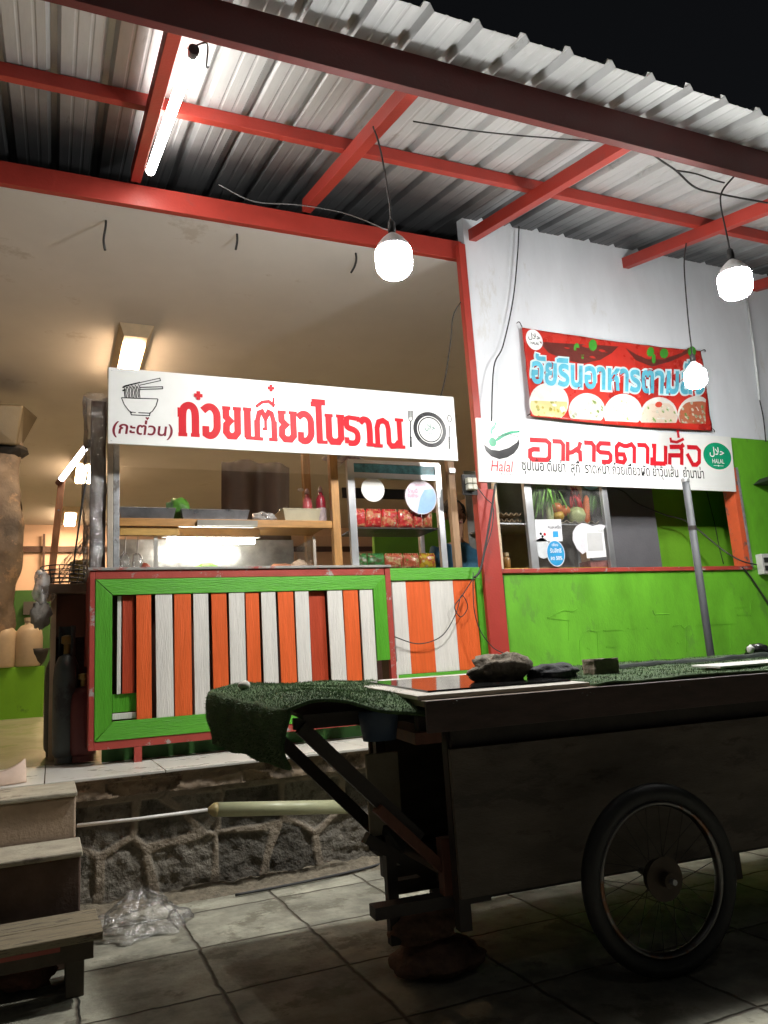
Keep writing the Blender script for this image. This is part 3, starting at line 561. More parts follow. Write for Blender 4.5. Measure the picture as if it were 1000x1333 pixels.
def foodmat(nm, c1, c2, c3):
    m = M(nm, c1, .3, var=.5, sc=30, bump=0, dirt=c2, damt=.5, dsc=16); t = m.node_tree; N = t.nodes; b = N['Principled BSDF']
    src = b.inputs['Base Color'].links[0].from_socket; n = N.new('ShaderNodeTexVoronoi'); n.inputs['Scale'].default_value = 19
    tc = N.new('ShaderNodeTexCoord'); t.links.new(tc.outputs['Object'], n.inputs['Vector']); r = N.new('ShaderNodeMapRange'); r.inputs[1].default_value = .38; r.inputs[2].default_value = .3; t.links.new(n.outputs['Distance'], r.inputs[0])
    mx = N.new('ShaderNodeMix'); mx.data_type = 'RGBA'; t.links.new(r.outputs[0], mx.inputs[0]); mx.inputs[6].default_value = (*c3, 1); t.links.new(src, mx.inputs[7]); t.links.new(mx.outputs[2], b.inputs['Base Color']); return m
dishm = M('banner_dish', (.62, .62, .58), .3)
FOODS = [foodmat('noodle_print', (.42, .34, .05), (.2, .22, .03), (.5, .45, .2)), foodmat('herb_print', (.5, .5, .42), (.13, .2, .03), (.62, .6, .5)), foodmat('pale_print', (.62, .62, .56), (.3, .4, .14), (.62, .6, .55)), foodmat('soup_print', (.6, .58, .5), (.14, .3, .05), (.6, .5, .4)), foodmat('salad_print', (.5, .5, .4), (.13, .2, .04), (.4, .12, .06))]
def lim(x): return 466+(x-60)*.062
for i, (cx, cy, r_) in enumerate(((165, 400, 100), (355, 440, 90), (535, 450, 95), (715, 470, 95), (900, 470, 90))):
    def circ(r, dy, ylim): return [z3(min(cx+r*math.cos(2*math.pi*k/28), 952), max(ylim, min(cy+dy+r*.98*math.sin(2*math.pi*k/28), lim(cx+r*math.cos(2*math.pi*k/28))))) for k in range(28)]
    MB().add(*bfill(circ(r_, 0, 0), None, '', .003)).build('dish_print', dishm, bn)
    MB().add(*bfill(circ(r_*.93, 10, cy-(5 if i == 0 else 60)), None, '', .0036)).build('food_print', FOODS[i], bn)
MB().add(*bfill([z3(715+18*math.cos(k*.7), 415+15*math.sin(k*.7)) for k in range(9)], None, '', .0042)).build('tomato_print', M('banner_tomato', (.55, .06, .03), .3), bn)
rb = random.Random(3)
def btext(body, x0, x1, yb, yt, bold, m, nm, off):
    vs, fs = text_geo(body, bold); xs = [p[0] for p in vs]; ys = [p[1] for p in vs]; X0, X1, Y0_, Y1_ = min(xs), max(xs), min(ys), max(ys)
    out = []
    for x, y in vs:
        a = (x-X0)/(X1-X0); b = (y-Y0_)/(Y1_-Y0_); px_ = x0+a*(x1-x0); u, v = z3(px_, (yb+a*72)*(1-b)+(yt+a*72)*b); out.append(pb(u, v, off))
    MB().add(out, fs).build(nm, m, bn)
btext('อัยรินอาหารตามสั่ง', 66, 950, 317, 131, .088, M('banner_outline', (.6, .74, .76), .3), 'lettering_outline', .0045)
btext('อัยรินอาหารตามสั่ง', 74, 942, 309, 140, .03, M('banner_blue', (.1, .42, .56), .3, var=.35, sc=7), 'lettering', .0105)
ik = Ink(pb, .004); cc = z3(90, 86); ik.disc(cc, .085, 32, ry=.094); ik.mb.build('halal_disc', inkwht, bn)
ik = Ink(pb, .005); ik.text('\uFEDD\uFEFC\uFEA3', cc[0]-.06, cc[0]+.06, cc[1]-.01, cc[1]+.06, bold=.012); ik.text('HALAL', cc[0]-.04, cc[0]+.045, cc[1]-.045, cc[1]-.02, bold=.02); ik.mb.build('halal_lettering', inkblk, bn)
for u, v, du, dv in ((0, BH, -.05, .03), (BW, BH, .06, .0), (0, .02, -.03, -.02), (BW, 0.02, .03, -.03)): MB().tube(smoothpath([pb(u, v, .004), pb(u+du*.6, v+dv+.01, .01), pb(u+du, v+dv, -.003)], 4), .004, 5).build('tie_cord', wire, bn)
# ================================================================== LAMPS
bulbE = ME('bulb_glow', (1, .985, .955), 290)
fillE = ME('bulb_fill_glow', (1, .985, .955), 900)
tubeE = ME('tube_glow', (1, .97, .9), 42)
warmE = ME('warm_lamp_glow', (1, .67, .4), 120)
ledE = ME('led_glow', (.93, .9, 1), 24)
cartE = ME('counter_tube_glow', (1, .97, .88), 42)
hous = M('bulb_housing', (.7, .7, .7), .4, bump=0)
def bulb(label, top, c, path, sz=1., gm=None, lm=None):
    e = thing('hanging_bulb', label, 'light bulb', c, 'bulbs hanging under the porch roof'); r = .104*sz
    MB().lathe([(r*.55, -.085*sz), (r*.8, -.078*sz), (r*.96, -.055*sz), (r, -.02*sz), (r, .05*sz), (r*.93, .062*sz)], c, 24).build('globe', gm or bulbE, e, smooth=True)
    MB().lathe([(r*.78, -.0805*sz), (r*.7, -.088*sz), (r*.3, -.091*sz)], c, 24).build('lens', lm or fillE, e, smooth=True)  # no real lens: added glow disc that brightens the ground below
    h = MB(); prof = [(r*.95, .063*sz), (r*.9, .085*sz), (r*.62, .125*sz), (r*.36, .15*sz), (.02, .165*sz)]
    h.lathe(prof, c, 24); hb = h.build('heat_sink', hous, e)
    MB().lathe([(.021, .166*sz), (.023, .2*sz), (.02, .235*sz), (.009, .25*sz)], c, 12).build('socket', black, e, smooth=True)
    MB().tube(path+[(c[0], c[1], c[2]+.245*sz)], .006, 6).build('cord', wire, e)
    return e
p = (1.79, 3.86, rz(3.86)-.002)
bulb('lit bulb hanging in front of the brown ceiling left of the red post', p, (1.738, 3.6, 3.36), smoothpath([(1.75, 3.78, rz(3.78)+.03), (1.76, 3.74, 4.22), (1.745, 3.66, 4.0), (1.738, 3.6, 3.7)], 5))
bulb('lit bulb on a looped cord near the fascia at the right edge', None, (4.06, 3.33, 3.42), smoothpath([(4.13, 3.26, 4.17), (4.06, 3.31, 4.08), (4.035, 3.32, 3.98), (4.055, 3.33, 3.8), (4.06, 3.33, 3.72)], 5), 1.0)
bulb('lit bulb hanging low in front of the red food banner', None, (4.58, 4.25, 3.165), smoothpath([(4.9, 4.43, rz(4.43)), (4.75, 4.35, 4.2), (4.62, 4.27, 3.7), (4.585, 4.25, 3.42)], 5), .8, ME('small_bulb_glow', (1, .985, .955), 170), ME('small_bulb_fill_glow', (1, .985, .955), 330))
# tube lamp under the roof
tl = thing('fluorescent_tube', 'bare lit white tube lamp fixed along a red rafter above the left ceiling', 'tube lamp', (.6, 4.3, 4.4))
ta = Vector((.615, 3.5, rz(3.5)+.035)); tb = Vector((.585, 5.06, rz(5.06)+.035)); dv = (tb-ta).normalized()
MB().tube([ta, tb], .031, 14).build('tube', tubeE, tl, smooth=True)
MB().tube([ta-dv*.06, ta-dv*.001], .028, 12).build('end_cap', black, tl); MB().tube([tb+dv*.001, tb+dv*.04], .028, 12).build('end_cap', black, tl)
MB().beam(ta+Vector((0, 0, .045)), tb+Vector((0, 0, .045)), .03, .03).build('batten', M('batten_metal', (.5, .47, .42), .5), tl)
wr = MB(); wr.tube(smoothpath([ta+Vector((0, -.06, 0)), ta+Vector((.06, -.1, .0)), ta+Vector((.07, -.02, -.06)), ta+Vector((.09, .03, -.02))], 5), .005, 5); wr.build('lead_wire', wire, tl)
# ceiling lamps
def ceil_lamp(label, x0, x1, y0, y1):
    e = thing('ceiling_lamp', label, 'ceiling lamp', ((x0+x1)/2, (y0+y1)/2, ZC), 'warm lamps on the shop ceiling')
    b_ = .05; MB().add([(x0, y0, ZC-.002), (x1, y0, ZC-.002), (x1, y1, ZC-.002), (x0, y1, ZC-.002), (x0+b_, y0+b_*2, ZC-.09), (x1-b_, y0+b_*2, ZC-.09), (x1-b_, y1-b_*2, ZC-.09), (x0+b_, y1-b_*2, ZC-.09)], [(0, 1, 2, 3), (4, 7, 6, 5), (0, 4, 5, 1), (1, 5, 6, 2), (2, 6, 7, 3), (3, 7, 4, 0)]).build('housing', M('lamp_housing', (.62, .5, .34), .5), e)
    MB().box(x0+b_*1.3, x1-b_*1.3, y0+b_*5, y1-b_*2.2, ZC-.115, ZC-.091).build('diffuser', warmE, e, bevel=.008)
ceil_lamp('warm ceiling lamp directly above the left end of the noodle sign', .54, .86, 7.2, 8.7)
ceil_lamp('warm ceiling lamp partly hidden behind the plastic wrapped post', .25, .6, 11.9, 13.3)
ceil_lamp('farthest and smallest warm ceiling lamp beside the leaning wooden prop', .14, .46, 15.5, 17.0)
# ================================================================== LEFT SIDE OF THE SHOP
def P(px, py, Y): return at(px, py, Y=Y)
pr = thing('wooden_prop', 'slim orange wooden prop leaning beside the plastic wrapped post', 'post', P(68, 745, 6.2))
a, b = P(66, 760, 6.2), P(81, 622, 6.2)
MB().beam(a, b, .05, .05, (0, 1, 0)).build('shaft', M('orange_wood', (.55, .24, .1), .6, stretch=(6, 6, 1), var=.3), pr, bevel=.003)
MB().lathe([(.008, 0), (.006, -.006)], b.lerp(a, .32)+Vector((0, -.03, 0)), 8, 'Y').build('bolt', galv, pr)
ld = thing('led_strip', 'short cool white lit tube slanting up from the wooden prop', 'tube lamp', P(80, 624, 6.15))
a, b = P(80, 624, 6.15), P(112, 582, 5.9)
MB().tube([a, b], .02, 10).build('tube', ledE, ld, smooth=True); d_ = (b-a).normalized(); MB().tube([a-d_*.05, a-d_*.001], .024, 8).build('end_cap', M('pinkish_cap', (.25, .12, .09)), ld); MB().tube([b+d_*.001, b+d_*.06], .024, 8).build('end_cap', black, ld)
# plastic-wrapped corner post of the stall
wp_ = thing('wrapped_post', 'dark brown stall post wrapped in shiny crinkled clear plastic left of the noodle sign', 'post', (.25, 5.36, ZP))
MB().box(.22, .315, 5.33, 5.42, 1.845, 3.02).build('post', dkwood, wp_, bevel=.004)
def wrap(u, v):
    a = u*2*math.pi; z = 1.85+1.22*v; r = .068+.025*noise.noise(Vector((math.cos(a)*1.5, math.sin(a)*1.5, z*3)))+.012*noise.noise(Vector((a*3, z*11, 2)))
    return (.255-.02*v+r*math.cos(a)*1.05+.05*(v-.9 if v > .9 else 0), 5.37+r*math.sin(a), z)
MB().grid(wrap, 40, 60).build('plastic_wrap', film, wp_, smooth=True)
sh = MB().grid(lambda u, v: P(118-55*u+(4*noise.noise(Vector((u*5, v*6, 1)))), 690+62*u+v*(10+30*u)+5*noise.noise(Vector((u*7, v*5, 3))), 5.5+.2*u), 18, 14).build('hanging_plastic', film, wp_, smooth=True)
# cabinet with pots
cb = thing('brown_cabinet', 'small dark brown cabinet with an overhanging top left of the slatted counter', 'cabinet', P(85, 960, 5.9))
x0, x1 = P(66, 800, 5.75).x, P(112, 800, 5.75).x; zt = P(70, 762, 5.7).z
MB().box(x0-.06, x1+.1, 5.62, 6.2, zt-.06, zt).build('top', M('cabinet_top', (.2, .14, .09), .6, var=.4), cb, bevel=.004)
MB().box(x0, x0+.035, 5.7, 6.15, .66, zt-.062).build('side_panel', M('cream_board', (.55, .42, .27), .6), cb); MB().box(x0+.04, x1+.08, 5.9, 6.15, .66, zt-.062).build('back_panel', dkwood, cb); MB().box(x0+.0355, x1+.08, 5.72, 5.9, zt-.35, zt-.063).build('drawer', M('drawer_wood', (.13, .055, .03), .5), cb, bevel=.004)
bk_ = thing('wire_basket', 'round wire basket on top of the brown cabinet', 'basket', P(86, 757, 5.75))
c = P(84, 752, 5.75); c.z = zt; bm_ = MB()
for k in range(5): bm_.torus((c.x, c.y, zt+.015+.028*k), .13+.006*k, .004, (0, 0, 1), 28, 5)
bm_.build('rings', wire, bk_, smooth=True)
rib = MB()
for k in range(14):
    a = k*2*math.pi/14; rib.tube([(c.x+.13*math.cos(a), c.y+.13*math.sin(a), zt+.01), (c.x+.155*math.cos(a), c.y+.155*math.sin(a), zt+.13)], .003, 5)
rib.build('ribs', wire, bk_)
st_ = thing('straw_pot', 'stack of yellowish woven noodle baskets behind the wire basket', 'basket', (c.x+.14, c.y+.2, zt))
for k in range(4): MB().lathe([(.1, .04*k), (.115, .04*k+.012), (.115, .04*k+.03), (.1, .04*k+.038)], (c.x+.15, c.y+.25, zt+.05), 22).build('basket', M('straw', (.5, .4, .16), .8, stretch=(1, 1, 14), bump=.6), st_)
MB().lathe([(.1, .0), (.11, .049)], (c.x+.15, c.y+.25, zt), 22).build('stand', dkwood, st_)
bgp = MB().blob(P(54, 765, 5.62), (.05, .045, .12), 3, .5, 2.2, 4).build('plastic_bag', MG('white_bag_film', gloss=.12, rough=.2, bump=.6, bs=20, haze=.4), smooth=True); tag(bgp, 'white crumpled plastic bag hanging on the corner of the brown cabinet', 'bag')
rag = MB().blob(P(53, 800, 5.61), (.06, .04, .09), 3, .5, 2.5, 9).build('cloth', M('grey_rag', (.22, .2, .17), .9, bump=.5), smooth=True); tag(rag, 'grey rag drooping below the cabinet top', 'cloth')
def cyl(label, px, pyb, pyt, Y, wpx, m):
    b_ = P(px, pyb, Y); t_ = P(px, pyt, Y); r = (P(px+wpx/2, pyb, Y).x-P(px-wpx/2, pyb, Y).x)/2; h = t_.z-.66
    e = thing('gas_cylinder', label, 'gas cylinder', (b_.x, Y, .66), 'gas cylinders beside the counter'); c = (b_.x, Y, .66)
    MB().lathe([(r*.75, .03), (r*.97, .06), (r, .12), (r, h*.6), (r*.9, h*.7), (r*.6, h*.77), (r*.25, h*.79)], c, 26).build('body', m, e, smooth=True)
    MB().lathe([(r*.8, 0), (r*.8, .04)], c, 24).build('foot_ring', m, e)
    cl = MB()
    for k in range(13):
        a = -1.1+k*.34
        cl.add([(c[0]+r*.62*math.cos(a), Y+r*.62*math.sin(a), .66+h*.78), (c[0]+r*.62*math.cos(a+.34), Y+r*.62*math.sin(a+.34), .66+h*.78), (c[0]+r*.62*math.cos(a+.34), Y+r*.62*math.sin(a+.34), .66+h), (c[0]+r*.62*math.cos(a), Y+r*.62*math.sin(a), .66+h)], [(0, 1, 2, 3)])
    cl.build('collar', m, e, solid=.004)
    MB().lathe([(.02, h*.78), (.02, h*.86), (.035, h*.87), (.035, h*.92), (.015, h*.93)], c, 12).build('valve', M('brass', (.35, .24, .08), .4, .8), e)
gasm = M('grey_gas_paint', (.055, .065, .06), .45, .2, var=.35, dirt=(.03, .03, .03), damt=.4)
cyl('front grey gas cylinder standing beside the slatted counter', 85, 990, 815, 5.45, 36, gasm)
cyl('rear grey gas cylinder half hidden behind the front one', 73, 975, 820, 5.95, 34, gasm)
cyl('dark red gas cylinder squeezed against the slatted counter', 108, 985, 868, 5.4, 36, M('red_gas_paint', (.1, .02, .018), .5, .2))
# water jugs, wrapped pillar with a metal hood, standing on the low wall
jm = M('milky_plastic', (.6, .5, .36), .4, var=.15, bump=.05)
LT = lowp.z
for lab, px in (('milky white water jug on the low green wall, whole in view', 37), ('milky white water jug half hidden behind the rough pillar', 3)):
    c = P(px, 868, 9.08); c.z = LT+.001; e = thing('water_jug', lab, 'jug', c, 'water jugs on the low green wall')
    r = .135; MB().lathe([(r*.9, 0), (r, .02), (r, .3), (r*.93, .37), (r*.6, .425), (.045, .44), (.045, .47)], c, 24).build('body', jm, e, smooth=True); MB().lathe([(.052, .4705), (.052, .51)], c, 14).build('cap', M('cap_cream', (.6, .52, .4)), e)
bw_ = thing('black_bowl', 'small black bowl resting on the low wall right of the water jug', 'bowl', P(48, 866, 9.05)); c = P(49, 868, 9.05); c.z = LT
MB().lathe([(.03, .001), (.07, .05), (.1, .13), (.11, .18), (.104, .18), (.06, .05)], c, 20).build('bowl', black, bw_, smooth=True)
pil = thing('rough_pillar', 'rough grey brown pillar standing on the low green wall at the left edge', 'pillar', P(2, 868, 9.1))
cx_ = P(-17, 868, 9.1).x; zt_ = P(5, 578, 9.1).z
bark = M('wrapped_bark', (.15, .12, .09), .6, var=.5, sc=4, bump=1, bs=12, dirt=(.27, .19, .12), damt=.4, dsc=6)
def pf(u, v):
    a = u*2*math.pi; z = LT+(zt_-LT)*v; r = .24+.05*v+.08*noise.noise(Vector((math.cos(a)*1.2, math.sin(a)*1.2, z*1.6)))+.03*noise.noise(Vector((a*2, z*6, 5)))
    return (cx_+r*math.cos(a), 9.1+.6*r*math.sin(a), z)
MB().grid(pf, 40, 70).build('pillar', bark, pil, smooth=True)
hd = thing('metal_hood', 'dull galvanised metal hood tilted on top of the rough pillar', 'hood', P(10, 560, 9.0))
def hp(x, y, d): return P(x, y, d)
Ht = [hp(-45, 523, 8.6), hp(31, 527, 8.75), hp(50, 543, 9.3), hp(-45, 530, 9.6)]; Hb = [hp(-40, 574, 8.75), hp(22, 580, 8.85), hp(28, 582, 9.2), hp(-40, 584, 9.4)]
MB().add(Ht+Hb, [(0, 1, 2, 3), (4, 7, 6, 5), (0, 4, 5, 1), (1, 5, 6, 2), (2, 6, 7, 3), (3, 7, 4, 0)]).build('shell', M('dull_galvanised', (.14, .12, .08), .45, .5, var=.2, sc=3), hd, bevel=.02)
MB().blob(P(5, 588, 9.1), (.26, .2, .12), 2, .2).build('underside_bundle', black, hd)
# far-wall details
sg = MB().box(P(30, 800, 17.1).x, P(50, 800, 17.1).x, 17.2, 17.28, P(40, 800, 17.2).z, P(40, 783, 17.2).z).build('shelf', M('dark_shelf', (.06, .06, .06))); tag(sg, 'dark shelf board fixed on the green part of the far wall', 'shelf')
pp = MB().box(P(56, 700, 17.2).x, P(59, 700, 17.2).x, 17.2, 17.28, 3.0, P(57, 695, 17.2).z).build('wall_strip', dkwood); tag(pp, 'thin dark vertical strip on the far brown wall behind the wooden prop', 'strip')
# ================================================================== GLASS FOOD STALL ON THE COUNTER
CT = 1.8405
fc = thing('glass_food_case', 'glass and varnished wood food case on the slatted counter under the noodle sign', 'display case', (1.15, 5.5, CT))
al2 = M('pale_post', (.5, .44, .36), .4, .3)
MB().box(.325, .36, 5.29, 5.33, CT, 3.0).build('post', al2, fc, bevel=.002); MB().box(.362, .4, 5.29, 5.33, CT, 3.0).build('post', galv, fc, bevel=.002)
MB().box(1.895, 1.955, 5.28, 5.34, CT, 2.98).build('post', woodv, fc, bevel=.003); MB().box(1.85, 1.91, 5.8, 5.86, CT, 2.98).build('post', woodv, fc, bevel=.003)
MB().box(.4, 1.893, 5.29, 5.325, 2.146, 2.2).build('shelf_rail', wood, fc, bevel=.003); MB().box(.4, 1.893, 5.326, 5.8, 2.18, 2.199).build('shelf', wood, fc)
MB().box(.405, .79, 5.31, 5.35, 2.085, 2.143).build('lower_rail', M('yellow_wood', (.5, .29, .07), .45, stretch=(1.5, 8, 8), var=.25), fc, bevel=.003)
MB().box(.905, 1.325, 5.262, 5.288, 2.15, 2.188).build('label_strip', M('grey_strip', (.22, .2, .16), .5), fc)
MB().box(.4, 1.893, 5.291, 5.294, CT, 2.083).build('front_glass', glass, fc); MB().box(.4, 1.893, 5.291, 5.294, 2.205, 2.7).build('upper_glass', glass, fc)
MB().box(.41, 1.75, 5.83, 5.845, CT, 2.15).build('steel_back', M('scuffed_steel', (.5, .5, .48), .35, .6, var=.5, sc=7, bump=.3, bs=12), fc)
MB().box(.625, .65, 5.33, 5.35, CT, 2.084).build('divider', M('white_divider', (.7, .68, .62), .4), fc)
MB().box(1.75, 1.765, 5.4, 5.8, CT, 2.08).build('side_glass', glass, fc)
MB().box(1.772, 1.79, 5.39, 5.41, CT, 2.1).build('glass_edge', M('pale_edge', (.65, .58, .5)), fc)
ft = thing('case_tube', 'bright lit tube under the shelf inside the glass food case', 'tube lamp', (1.03, 5.5, 2.1))
MB().tube([(.74, 5.52, 2.085), (1.36, 5.52, 2.085)], .022, 12).build('tube', cartE, ft, smooth=True); MB().box(.7, 1.4, 5.5, 5.54, 2.11, 2.178).build('batten', MATS['batten_metal'], ft)
bs = MB().grid(lambda u, v: (1.33+.62*u, 6.5+.05*math.sin(u*14)+.03*math.sin(v*4), 2.25+.72*v-(.1*abs(u-.4)**2 if v > .5 else 0)), 40, 10).build('brown_curtain', M('brown_sheet', (.15, .1, .065), .6), smooth=True, solid=.004); tag(bs, 'dark brown sheet hanging behind the bottles inside the shop', 'curtain')
# things on the case shelf
SZ = 2.2
def tray(label, x0, x1, h, m, nm='metal_tray', y0=5.36, y1=5.62):
    e = thing(nm, label, 'tray', ((x0+x1)/2, (y0+y1)/2, SZ)); i = .018
    V = [(x0+i, y0+i, SZ+.001), (x1-i, y0+i, SZ+.001), (x1-i, y1-i, SZ+.001), (x0+i, y1-i, SZ+.001), (x0, y0, SZ+h), (x1, y0, SZ+h), (x1, y1, SZ+h), (x0, y1, SZ+h)]
    MB().add(V, [(0, 1, 2, 3), (0, 4, 5, 1), (1, 5, 6, 2), (2, 6, 7, 3), (3, 7, 4, 0)]).build('basin', m, e, solid=.003)
    r = MB(); r.tube([(x0, y0, SZ+h), (x1, y0, SZ+h), (x1, y1, SZ+h), (x0, y1, SZ+h), (x0, y0, SZ+h)], .005, 6); r.build('rim', m, e)
tr_m = M('tray_steel', (.55, .57, .62), .3, .8, var=.35, sc=8)
tray('long shallow metal tray at the left end of the case shelf', .405, .775, .085, tr_m)
tray('shallow metal tray in the middle of the case shelf', .815, 1.29, .08, tr_m)
tub = M('cream_plastic', (.68, .62, .44), .4)
tray('cream plastic tub on the case shelf beside the sauce bottles', 1.545, 1.83, .1, tub, 'plastic_tub')
lv = MB().blob((.815, 5.5, SZ+.1), (.085, .09, .09), 3, .35, 3, 2).build('lettuce', M('lettuce_leaf', (.1, .3, .03), .5, var=.4, sc=12, bump=.8, bs=25), smooth=True); tag(lv, 'green lettuce bunched between two metal trays on the case shelf', 'lettuce')
rt = rb
for q_, (lab, x, c1, h) in enumerate((('pink sauce bottle with a folded white cap on the case shelf', 1.775, (.62, .12, .13), .3), ('dark red sauce bottle next to the case post', 1.855, (.3, .015, .03), .28))):
    c = (x, 5.5 if q_ == 0 else 5.42, SZ); e = thing('sauce_bottle', lab, 'bottle', c, 'sauce bottles on the case shelf')
    MB().lathe([(.034, .001), (.037, .01), (.037, .17), (.032, .2), (.018, .225), (.016, .245)], c, 18).build('body', M('sauce_%s' % ('pink' if q_ == 0 else 'dark'), c1, .3, var=.3, sc=20), e, smooth=True)
    MB().lathe([(.018, .2455), (.02, .25), (.018, .27), (.007, .29)], c, 12).build('cap', M('pale_cap', (.68, .5, .48), .4), e, smooth=True)
    if q_ == 0: MB().blob((x-.05, 5.49, SZ+.275), (.025, .015, .014), 2, .3).build('flap', M('white_flap', (.7, .66, .62), .4), e, smooth=True)
    else: MB().lathe([(.0375, .02), (.0375, .12)], c, 18).build('paper_label', M('label_pale', (.5, .4, .4), .5, var=.5, sc=30), e)
for k, x in enumerate((1.6, 1.685)):
    c = (x, 5.55, SZ+.005); e = MB().lathe([(.03, 0), (.036, .13), (.034, .13), (.028, .01)], c, 18).build('drinking_glass', M('green_glass', (.1, .13, .1), .15, bump=0), smooth=True); tag(e, 'greenish drinking glass behind the cream tub, %s of two' % ('left' if k == 0 else 'right'), 'glass', 'glasses behind the tub')
pk = MB().blob((1.42, 5.45, SZ+.04), (.09, .07, .045), 3, .5, 3, 6, flat=-.038).build('plastic_parcel', MG('shiny_parcel_film', gloss=.3, rough=.1, bump=.8, bs=25, haze=.5), smooth=True); tag(pk, 'shiny clear plastic parcel between metal tray and cream tub', 'parcel')
# food inside the lit lower compartment
lfm = M('cabbage_leaf', (.2, .42, .06), .5, var=.3, sc=15, bump=.5)
for nm, lab, x, r, m, s_ in (('cabbage', 'pale green cabbage lying in the lit food case', 1.01, (.085, .07, .05), lfm, 3), ('leaf_vegetable', 'flat spread of light green leaves in the middle of the lit food case', 1.2, (.15, .08, .03), lfm, 5), ('cut_meat', 'pinkish cut meat at the right of the lit food case', 1.56, (.12, .07, .045), M('pink_meat', (.5, .22, .12), .4, var=.3), 8), ('paper_parcel', 'pale paper wrapped parcel in the right corner of the food case', 1.7, (.07, .06, .06), M('pale_paper', (.6, .45, .32), .6), 11), ('tomato', 'small orange red tomato by the white divider in the food case', .57, (.035, .035, .04), M('tomato_skin', (.5, .1, .05), .35), 1)):
    o = MB().blob((x, 5.55 if x > .9 else 5.38, CT+r[2]*.75), r, 3, .25, 2.2, s_, flat=-r[2]*.7).build(nm, m, smooth=True); tag(o, lab, nm.replace('_', ' '))
gl_ = MB().blob((1.45, 5.6, CT+.03), (.1, .06, .035), 3, .3, 3, 14, flat=-.025).build('herb_pile', M('herb_green', (.08, .25, .03), .6), smooth=True); tag(gl_, 'dark green herbs heaped beside the pink meat', 'herbs')
for k, x in enumerate((.44, .52)):
    e = thing('water_bag', 'clear water filled plastic bag hung in the case, %s of two' % ('left' if k == 0 else 'right'), 'bag', (x, 5.36, 1.95), 'water bags in the food case')
    MB().blob((x, 5.36, 1.91), (.035, .03, .065), 3, .2, 2, k).build('bag', film, e, smooth=True); MB().tube([(x, 5.36, 1.965), (x+.005, 5.355, 2.085)], .004, 5).build('string', M('pale_string', (.6, .55, .5)), e)
# ================================================================== SNACK CABINET
sc_ = thing('snack_cabinet', 'narrow aluminium framed glass cabinet of red noodle packets right of the food case', 'cabinet', (2.42, 5.45, CT))
for a, b, y in ((2.03, 2.085, 5.28), (2.775, 2.825, 5.28), (2.03, 2.07, 5.66), (2.785, 2.825, 5.66)): MB().box(a, b, y, y+.04, CT-.01, 2.668).build('frame_post', alu, sc_, bevel=.002)
MB().box(2.086, 2.774, 5.285, 5.31, 2.652, 2.668).build('top_rail', alu, sc_); MB().box(2.086, 2.774, 5.283, 5.312, 2.535, 2.578).build('rail', alu, sc_)
MB().box(2.086, 2.774, 5.29, 5.3, 2.58, 2.65).build('frosted_band', M('teal_frosted', (.06, .22, .26), .4, var=.6, sc=18), sc_)
MB().box(2.04, 2.815, 5.285, 5.68, 2.669, 2.68).build('top', alu, sc_)
MB().box(2.086, 2.774, 5.31, 5.66, 2.148, 2.16).build('shelf', M('dark_shelf_glass', (.07, .06, .05), .3), sc_); MB().box(2.086, 2.774, 5.31, 5.66, CT-.008, CT).build('base', alu, sc_)
MB().box(2.086, 2.774, 5.29, 5.294, CT, 2.53).build('glass_pane', glass, sc_)
MB().box(2.1, 2.77, 5.6, 5.61, 2.45, 2.535).build('dark_lintel', M('grey_lintel', (.06, .055, .05), .5), sc_)
PS = Pl((2.086, 5.288, CT), (1, 0, 0), (0, 0, 1)); zS = lambda x, y: PS.px(445+x*.155, 590+y*.155)
ik = Ink(PS, .0); c_ = zS(262, 305); ik.disc(c_, zS(358, 305)[0]-c_[0], 36); e = ik.mb.build('round_sticker', M('sticker_white', (.75, .74, .7), .4, bump=0)); tag(e, 'plain white round sticker on the snack cabinet glass', 'sticker', 'stickers on the snack cabinet')
e = thing('round_sticker', 'larger pale pink round sticker overlapping the right post of the snack cabinet', 'sticker', PS(.58, .4), 'stickers on the snack cabinet')
ik = Ink(PS, .012); c_ = zS(660, 372); R6 = zS(790, 372)[0]-c_[0]; ik.disc(c_, R6, 40); ik.mb.build('disc', M('sticker_pink', (.72, .64, .72), .35, bump=0), e)
ik = Ink(PS, .0126); ik.fill([(c_[0]+R6*math.cos(a)*.96, c_[1]+R6*math.sin(a)*.96) for a in [-1.9+.08*k for k in range(32)]]+[(c_[0]+R6*.25, c_[1]+R6*.45), (c_[0]-.005, c_[1])]); ik.mb.build('blue_field', M('sticker_blue', (.28, .48, .75), .35, bump=0), e)
ik = Ink(PS, .013); ik.text('ร้านนี้', c_[0]-R6*.82, c_[0]-R6*.2, c_[1]+R6*.25, c_[1]+R6*.5, bold=.01); ik.text('รับชำระ', c_[0]-R6*.85, c_[0]-R6*.15, c_[1]-R6*.02, c_[1]+R6*.2, bold=.01); ik.text('โครงการ', c_[0]-R6*.35, c_[0]+R6*.35, c_[1]+R6*.64, c_[1]+R6*.8); ik.mb.build('sticker_lettering', M('sticker_ink', (.65, .25, .4), .4, bump=0), e)
